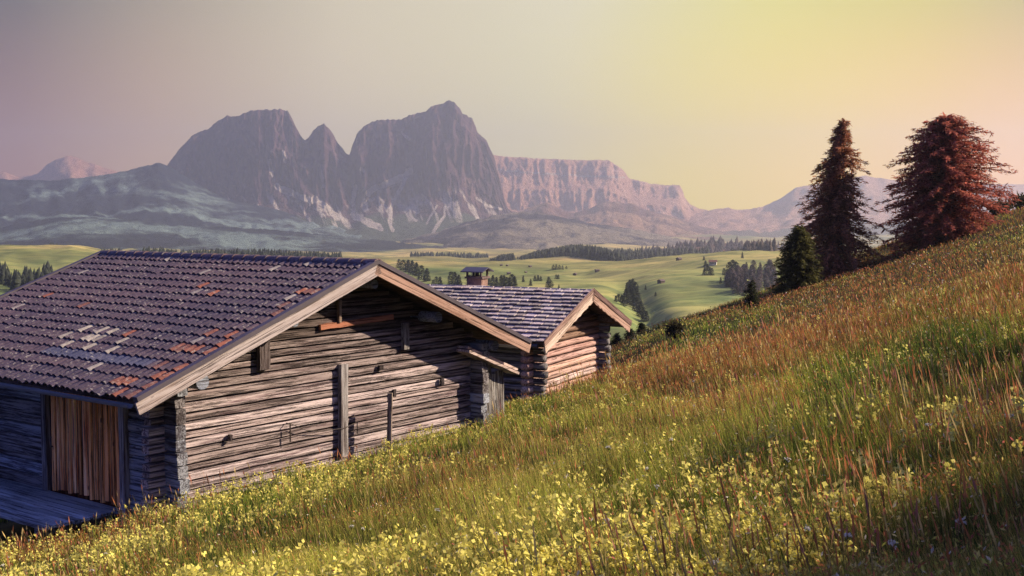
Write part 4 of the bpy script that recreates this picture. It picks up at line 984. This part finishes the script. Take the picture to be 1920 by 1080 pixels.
# far sheds and the farmhouse
def far_hut(name, px, py, wpx, label, cat, group=None, house=False, rz=.5):
    d = foot_dist(px, py); x = (px - 960) / F * d; z = float(zvalley(x, d)); wd = wpx / F * d
    o = empty(name, (x, d, z), rz); tag(o, label, cat, group)
    h = wd * (.42 if house else .34); dp = wd * .72
    m = MB(); c = (.75, .70, .64) if house else (.12, .085, .07)
    a, b = wd * .46, dp * .46; pk = h + wd * (.20 if house else .2)
    m.add([(-a, -b, -1), (a, -b, -1), (a, b, -1), (-a, b, -1), (-a, -b, h), (a, -b, h), (a, b, h), (-a, b, h), (-a, 0, pk), (a, 0, pk)], [(0, 1, 5, 4), (2, 3, 7, 6), (1, 2, 6, 9, 5), (3, 0, 4, 8, 7), (0, 3, 2, 1)], c)
    wl_ = m.build('wall', M['plaster'], o)
    r_ = MB(); t_ = wd * .03
    for sg in (-1, 1):
        vs = [(-a * 1.15, 0, pk + t_), (a * 1.15, 0, pk + t_), (a * 1.15, sg * b * 1.3, h - (pk - h) * .25 + t_), (-a * 1.15, sg * b * 1.3, h - (pk - h) * .25 + t_)]; vs += [(p, q, r - t_ * .9) for p, q, r in vs]
        r_.add(vs, [(0, 1, 2, 3), (7, 6, 5, 4), (0, 3, 7, 4), (1, 5, 6, 2), (2, 6, 7, 3)], (.26, .13, .10) if house else (.14, .11, .11))
    r_.build('roof', M['plaster'], o)
    if house:
        for k in range(4):
            wv = MB(); xx = -a * .7 + k * a * .46; wv.box(xx, xx + a * .2, -b - .12, -b + .05, h * .5, h * .75, (.05, .045, .05)); wv.build('window', M['plaster'], o)
        bl = MB(); bl.box(-a, a, -b - .5, -b - .03, h * .38, h * .44, (.16, .09, .06)); bl.build('balcony', M['plaster'], o)
M['plaster'] = attr_mat('farm_plaster_and_timber', .9, .1, .6, .85, 1.1)
far_hut('farmhouse', 1337, 497, 15, 'white farmhouse with brown roof on the right hand pasture', 'house', None, True, -.25)
huts = [(1120, 509, 8, 'lone dark hay shed in the middle of the golden pasture, nearest the wood'), (1240, 531, 13, 'dark hay shed on the green slope above the valley, right of the gully wood'), (1078, 516, 9, 'dark low shed on the pasture above the right end of the hut ridge'), (954, 514, 7, 'small shed just right of the chimney roof'), (986, 511, 5, 'tiny shed on the pasture, upper right of the chimney'), (951, 499, 6, 'small shed on the golden slope above the chimney roof, right one of two'), (940, 498, 5, 'small shed on the golden slope above the chimney roof, left one of two'), (994, 501, 6, 'tiny shed on the golden slope left of the thicket'), (876, 494, 6, 'small shed on the golden slope at its left end'), (1226, 493, 11, 'long low shed at the crest right of the dark wood'), (1273, 488, 10, 'low shed at the crest between the wood and the farmhouse'), (1239, 491, 5, 'tiny shed beside the long low shed on the crest')]
for i, (px, py, wp, lab) in enumerate(huts): far_hut('hay_shed', px, py, wp, lab, 'shed', 'hay sheds on the pastures', False, .3 + .5 * (i % 3))
# ------------------------------------------------------------------ meadow grass and flowers
rs = np.random.RandomState(5)
def inside_any(x, y):
    bx = (x - BF.O.x) * BF.u.x + (y - BF.O.y) * BF.u.y; by = (x - BF.O.x) * BF.v.x + (y - BF.O.y) * BF.v.y
    a = (bx > WL - .02) & (bx < WR + .02) & (by > -.02) & (by < YB)
    a |= (bx > WL - 2.25) & (bx < WL) & (by > Dy1 - .1) & (by < 7.6)
    hx = (x - HF.O.x) * HF.u.x + (y - HF.O.y) * HF.u.y; hy = (x - HF.O.x) * HF.v.x + (y - HF.O.y) * HF.v.y
    a |= (hx > hwl) & (hx < hwr) & (hy > 0) & (hy < HB)
    return a
def scatter(n, d0, d1, az0=-33, az1=40, power=1.0):
    d = np.exp(rs.uniform(math.log(d0), math.log(d1), n)) if power == 1 else (d0 ** (1 - power) + rs.rand(n) * (d1 ** (1 - power) - d0 ** (1 - power))) ** (1 / (1 - power))
    a = np.radians(rs.uniform(az0, az1, n)); x = d * np.sin(a); y = d * np.cos(a)
    ok = (y < brow(x) + 14) & (x > -24) & ~inside_any(x, y)
    ok &= ~((x < -2) & (y > 50))
    ok &= rs.rand(n) < .35 + 1.6 * np.clip(fbm(x * 1.3 + 70, y * 1.0 + 13, 3) - .33, 0, 1)
    return x[ok], y[ok]
def blades(x, y, h, wd, col, colt, lean, seg=2):
    n = len(x); z = zmeadow(x, y) - .02
    az = rs.uniform(0, 2 * math.pi, n); fx, fy = np.cos(az), np.sin(az)                # blade faces any way
    la = rs.normal(2.6, .9, n); lx, ly = np.cos(la) * lean * h, np.sin(la) * lean * h     # bends mostly downhill
    B = np.stack([x, y, z], 1); W_ = np.stack([fx * wd, fy * wd, 0 * wd], 1) * .5
    mid = B + np.stack([lx * .3, ly * .3, h * .55], 1); tip = B + np.stack([lx, ly, h], 1)
    V = np.stack([B - W_, B + W_, mid + W_ * .8, mid - W_ * .8, tip], 1).reshape(-1, 3)
    k = np.arange(n)[:, None] * 5
    q = np.concatenate([k + np.array([[0, 1, 2, 3]]), k + np.array([[3, 2, 4]])], 1).ravel()
    sz = np.tile([4, 3], n)
    md = col * .68 + colt * .32; C = np.stack([col, col, md, md, colt], 1).reshape(-1, 3)  # feet greener by nature, darkened further to paint shade between clumps
    return V, q, sz, C
def species(x, y):
    """patches of green, straw and red grass"""
    g = fbm(x * .16 + 40, y * .11 + 7, 4); r_ = fbm(x * .22 + 80, y * .10 + 33, 4); s = fbm(x * .55 + 3, y * .35 + 60, 3)
    return g, r_, s
def lin(*c): return np.array(c)
def colours(x, y):
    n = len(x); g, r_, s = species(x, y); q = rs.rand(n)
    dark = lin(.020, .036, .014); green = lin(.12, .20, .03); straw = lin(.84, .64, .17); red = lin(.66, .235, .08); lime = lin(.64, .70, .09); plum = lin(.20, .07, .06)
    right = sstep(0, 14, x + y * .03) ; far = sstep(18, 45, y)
    pr = np.clip((r_ - .46) * 3.2 + .62 * sstep(5, 20, x) * sstep(12, 30, y) + .25 * sstep(12, 26, x) * sstep(24, 40, y) + .10 * far - .14 * sstep(14, 7, y), 0.02, .86)  # red patches, with extra red up the right slope painting a warm glow
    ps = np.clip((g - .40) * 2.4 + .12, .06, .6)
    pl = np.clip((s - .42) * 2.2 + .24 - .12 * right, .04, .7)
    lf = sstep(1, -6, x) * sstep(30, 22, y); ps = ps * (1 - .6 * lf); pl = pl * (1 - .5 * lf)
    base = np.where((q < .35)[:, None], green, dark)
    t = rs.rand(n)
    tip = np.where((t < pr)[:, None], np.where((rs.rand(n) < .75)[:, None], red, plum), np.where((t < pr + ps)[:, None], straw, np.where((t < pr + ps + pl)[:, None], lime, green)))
    j = rs.uniform(.7, 1.3, n)[:, None]
    return base * j, tip * j, (r_, g, s)
def height_at(x, y): return (.07 + .52 * fbm(x * .9 + 11, y * .9 + 2, 3) ** 1.6 + .13 * sstep(-4, 8, x)) * (1 - .35 * sstep(34, 60, y))
VV = []; QQ = []; SS = []; CC = []; off = 0
for (n, d0, d1, wk) in ((int(GRASS_N * 1.14), 4.6, 34, 1.0), (int(GRASS_N * .70), 30, 125, 1.0), (60000, 2.6, 20, 0)):
    x, y = scatter(n, d0, d1) if wk else scatter(n, d0, d1, 24, 80); d = np.hypot(x, y); h = height_at(x, y) * rs.uniform(.55, 1.35, len(x))
    w_ = np.maximum(.0034, .00042 * d) * rs.uniform(.7, 1.4, len(x))
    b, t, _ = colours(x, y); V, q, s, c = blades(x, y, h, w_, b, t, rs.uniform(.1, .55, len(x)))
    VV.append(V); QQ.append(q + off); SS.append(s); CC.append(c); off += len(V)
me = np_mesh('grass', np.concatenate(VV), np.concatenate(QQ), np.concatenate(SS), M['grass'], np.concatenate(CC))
tag(link('grass', me), 'tall summer meadow grass in green, straw and red patches', 'grass', None, 'stuff')
# stalks with seed heads
x, y = scatter(int(GRASS_N * .11), 4.6, 70); g, r_, s = species(x, y); keep = rs.rand(len(x)) < np.clip((r_ - .36) * 3.2 + .2 * sstep(-2, 10, x), .06, 1); x, y = x[keep], y[keep]
n = len(x); d = np.hypot(x, y); h = height_at(x, y) * rs.uniform(1.15, 1.9, n) + .06; z = zmeadow(x, y)
la = rs.normal(2.6, .8, n); ln_ = rs.uniform(.1, .5, n) * h; tip = np.stack([x + np.cos(la) * ln_, y + np.sin(la) * ln_, z + h], 1); B = np.stack([x, y, z], 1)
az = rs.uniform(0, 6.28, n); wv = np.maximum(.003, .00032 * d); W_ = np.stack([np.cos(az) * wv, np.sin(az) * wv, 0 * wv], 1) * .5
hd = np.minimum(.30, .12 + .25 * rs.rand(n)); P0 = B + (tip - B) * (1 - hd)[:, None]; P1 = B + (tip - B) * (1 - hd * .55)[:, None]
hw = W_ * (rs.uniform(2.0, 4.2, n)[:, None])
V = np.stack([B - W_, B + W_, P0 + W_ * .7, P0 - W_ * .7, P1 + hw, P1 - hw, tip], 1).reshape(-1, 3)
k = np.arange(n)[:, None] * 7
q = np.concatenate([k + np.array([[0, 1, 2, 3]]), k + np.array([[3, 2, 4, 5]]), k + np.array([[5, 4, 6]])], 1).ravel(); sz = np.tile([4, 4, 3], n)
stem = np.tile(lin(.16, .13, .05), (n, 1)) * rs.uniform(.7, 1.3, n)[:, None]
pr = rs.rand(n)[:, None]; hc = np.where(pr < .5, lin(.46, .17, .07), np.where(pr < .85, lin(.56, .42, .17), lin(.36, .15, .12))) * rs.uniform(.75, 1.3, n)[:, None]
C = np.stack([stem] * 4 + [hc, hc, hc], 1).reshape(-1, 3)
tag(link('seeding_grass', np_mesh('seeding_grass', V, q, sz, M['grass'], C)), 'tall stalks with reddish and straw seed heads among the grass', 'grass', None, 'stuff')

# yellow flowers: stems with a spike of small blossoms
def flower_parts(seed, nb, hgt, spread, pc):
    r2 = np.random.RandomState(seed); st = MB(); bl = MB()
    st.tube([(0, 0, -.05), (r2.normal() * .015, r2.normal() * .015, hgt * .6), (r2.normal() * .03, r2.normal() * .03, hgt)], [.0045, .004, .003], 4, (.10, .14, .03))
    for k in range(2):
        a = r2.rand() * 6.28; z0 = hgt * (.35 + .25 * k); st.add([(0, 0, z0), (.05 * math.cos(a) - .012 * math.sin(a), .05 * math.sin(a), z0 + .05), (.09 * math.cos(a), .09 * math.sin(a), z0 + .03), (.05 * math.cos(a) + .012 * math.sin(a), .05 * math.sin(a), z0 + .03)], [(0, 1, 2, 3)], (.09, .13, .03))
    for k in range(nb):
        a = r2.rand() * 6.28; zz = hgt + r2.uniform(-.10, .035); rr = spread * r2.rand() ** .6
        c0 = Vector((rr * math.cos(a), rr * math.sin(a), zz)); o_ = Vector((math.cos(a), math.sin(a), r2.uniform(.1, .9))).normalized(); s_ = Vector((-math.sin(a), math.cos(a), r2.normal() * .3)).normalized(); u_ = o_.cross(s_)
        L_ = r2.uniform(.021, .034); j = r2.uniform(.8, 1.15); c = tuple(q * j for q in pc)
        vs = [c0, c0 + o_ * L_ + s_ * L_ * .55, c0 + o_ * L_ * 1.25 + u_ * L_ * .3, c0 + o_ * L_ - s_ * L_ * .55, c0 + o_ * L_ * .7 + u_ * L_ * .75, c0 + o_ * L_ * .8 - u_ * L_ * .6]
        bl.add(vs, [(0, 1, 2), (0, 2, 3), (1, 4, 3), (0, 1, 5), (0, 5, 3)], c)
    return st, bl
YEL = (.84, .77, .20)
def fl_density(x, y):
    f = fbm(x * .33 + 21, y * .24 + 50, 4); left = sstep(1.2, -4.2, x - .02 * y)
    return np.clip((f - .40) * 3.4, 0, 1) * (.10 + .90 * left) + .04 * (f > .5)
x, y = scatter(FLOWER_N, 5.0, 46); keep = rs.rand(len(x)) < fl_density(x, y); x, y = x[keep], y[keep]
d = np.hypot(x, y); o_ = np.argsort(d); x, y, d = x[o_], y[o_], d[o_]
shown = np.abs((960 + x / y * F) - 960) < 1000
near_i = np.where(shown)[0][:300]
protos = []
for k in range(6):
    st, bl = flower_parts(100 + k, 14 + 3 * (k % 3), .30 + .04 * (k % 3), .035 + .008 * (k % 2), YEL)
    o = empty('yellow_flower'); a = st.build('stem', M['grass'], o); b = bl.build('blossom', M['petal'], o); protos.append((o, a, b))
first = [True] * 6
for i in near_i:
    k = rs.randint(6); po, pa, pb = protos[k]
    if first[k]: o = po; first[k] = False
    else:
        o = po.copy(); COL.objects.link(o)
        for ch in (pa, pb): c = ch.copy(); COL.objects.link(c); c.parent = o
    hh = float(height_at(x[i], y[i])); sc = rs.uniform(.8, 1.25); o.scale = (sc, sc, sc * max(.8, hh / .33))
    o.location = (x[i], y[i], float(zmeadow(x[i], y[i]))); o.rotation_euler = (rs.normal() * .12, rs.normal() * .12, rs.uniform(0, 6.28))
    tag(o, 'yellow meadow flower spike close to the viewer in the foreground grass', 'flower', 'nearest yellow wildflowers')
rest = np.ones(len(x), bool); rest[near_i] = False; xr, yr = x[rest], y[rest]; nR = len(xr)
dr = np.hypot(xr, yr); zr = zmeadow(xr, yr); hr = height_at(xr, yr) * rs.uniform(.85, 1.25, nR) + .03
NB = 10; cx_ = np.repeat(xr, NB); cy_ = np.repeat(yr, NB); cz_ = np.repeat(zr + hr, NB); ds = np.repeat(dr, NB); nn = nR * NB
a = rs.uniform(0, 6.28, nn); rr = np.repeat(rs.uniform(.025, .055, nR), NB) * rs.rand(nn) ** .6
c0 = np.stack([cx_ + rr * np.cos(a), cy_ + rr * np.sin(a), cz_ + rs.uniform(-.10, .04, nn)], 1)
e1 = rs.normal(size=(nn, 3)); e1 /= np.linalg.norm(e1, axis=1)[:, None]; e2 = np.cross(e1, rs.normal(size=(nn, 3))); e2 /= np.linalg.norm(e2, axis=1)[:, None]
L_ = (rs.uniform(.014, .026, nn) * np.maximum(1, ds / 28))[:, None]
V = np.stack([c0 - e1 * L_, c0 + e2 * L_ * .8, c0 + e1 * L_, c0 - e2 * L_ * .8], 1).reshape(-1, 3)
cols = np.repeat(np.tile(np.array(YEL), (nn, 1)) * rs.uniform(.7, 1.15, nn)[:, None], 4, 0)
tag(link('wildflowers', np_mesh('wildflowers', V, np.arange(nn * 4), np.full(nn, 4), M['petal'], cols)), 'yellow wildflowers spread through the meadow', 'flowers', None, 'stuff')
# florets and dry seed bits catching the light among the blades
x, y = scatter(150000, 4.8, 80); g, r_, s = species(x, y); n = len(x); d = np.hypot(x, y)
c0 = np.stack([x, y, zmeadow(x, y) + height_at(x, y) * rs.uniform(.45, 1.15, n)], 1)
e1 = rs.normal(size=(n, 3)); e1[:, 2] *= 1.6; e1 /= np.linalg.norm(e1, axis=1)[:, None]; e2 = np.cross(e1, rs.normal(size=(n, 3))); e2 /= np.linalg.norm(e2, axis=1)[:, None]
L_ = (rs.uniform(.005, .013, n) * np.maximum(1, d / 16))[:, None]
V = np.stack([c0 - e1 * L_ * 1.6, c0 + e2 * L_ * .6, c0 + e1 * L_ * 1.6, c0 - e2 * L_ * .6], 1).reshape(-1, 3)
q = rs.rand(n)[:, None]; pw = np.clip((r_ - .40) * 3 + .25, .1, .8)[:, None]
cc = np.where(q < pw * .75, lin(.62, .22, .09), np.where(q < pw, lin(.50, .14, .13), np.where(q < pw + (1 - pw) * .55, lin(.80, .66, .22), np.where(q < .93, lin(.66, .66, .12), lin(.80, .74, .62))))) * rs.uniform(.6, 1.2, n)[:, None]
tag(link('meadow_florets', np_mesh('meadow_florets', V, np.arange(n * 4), np.full(n, 4), M['petal'], np.repeat(cc, 4, 0))), 'tiny florets and dry seed bits sprinkled through the meadow grass', 'florets', None, 'stuff')
# white umbels
x, y = scatter(1500, 5, 40); x, y = x[:70], y[:70]; d = np.hypot(x, y); o_ = np.argsort(d); x, y = x[o_], y[o_]
def umbel(seed):
    r2 = np.random.RandomState(seed); st = MB(); bl = MB(); h = .36
    st.tube([(0, 0, -.05), (.01, .01, h * .6), (0, 0, h - .03)], [.004, .0035, .003], 4, (.10, .13, .04))
    for k in range(16):
        a = r2.rand() * 6.28; rr = .045 * math.sqrt(r2.rand()); p = Vector((rr * math.cos(a), rr * math.sin(a), h + r2.normal() * .004 - rr * .15)); s_ = r2.uniform(.008, .013)
        st.tube([(0, 0, h - .035), tuple(p)], [.0015, .001], 3, (.12, .14, .05), cap=False)
        bl.add([p + Vector((s_ * math.cos(t_), s_ * math.sin(t_), r2.normal() * .003)) for t_ in np.linspace(0, 6.28, 6)[:-1]] + [p + Vector((0, 0, .006))], [(q, (q + 1) % 5, 5) for q in range(5)], (.74, .72, .64))
    return st, bl
st, bl = umbel(3); po = empty('white_umbel'); pa = st.build('stem', M['grass'], po); pb = bl.build('flower_head', M['petal'], po)
for i in range(len(x)):
    if i == 0: o = po
    else:
        o = po.copy(); COL.objects.link(o)
        for ch in (pa, pb): c = ch.copy(); COL.objects.link(c); c.parent = o
    sc = rs.uniform(.35, .75); o.location = (x[i], y[i], float(zmeadow(x[i], y[i]))); o.scale = (sc, sc, rs.uniform(.9, 1.3)); o.rotation_euler = (rs.normal() * .15, rs.normal() * .15, rs.uniform(0, 6.28))
    tag(o, 'small flat white flower head scattered in the meadow grass', 'flower', 'white umbel flowers')
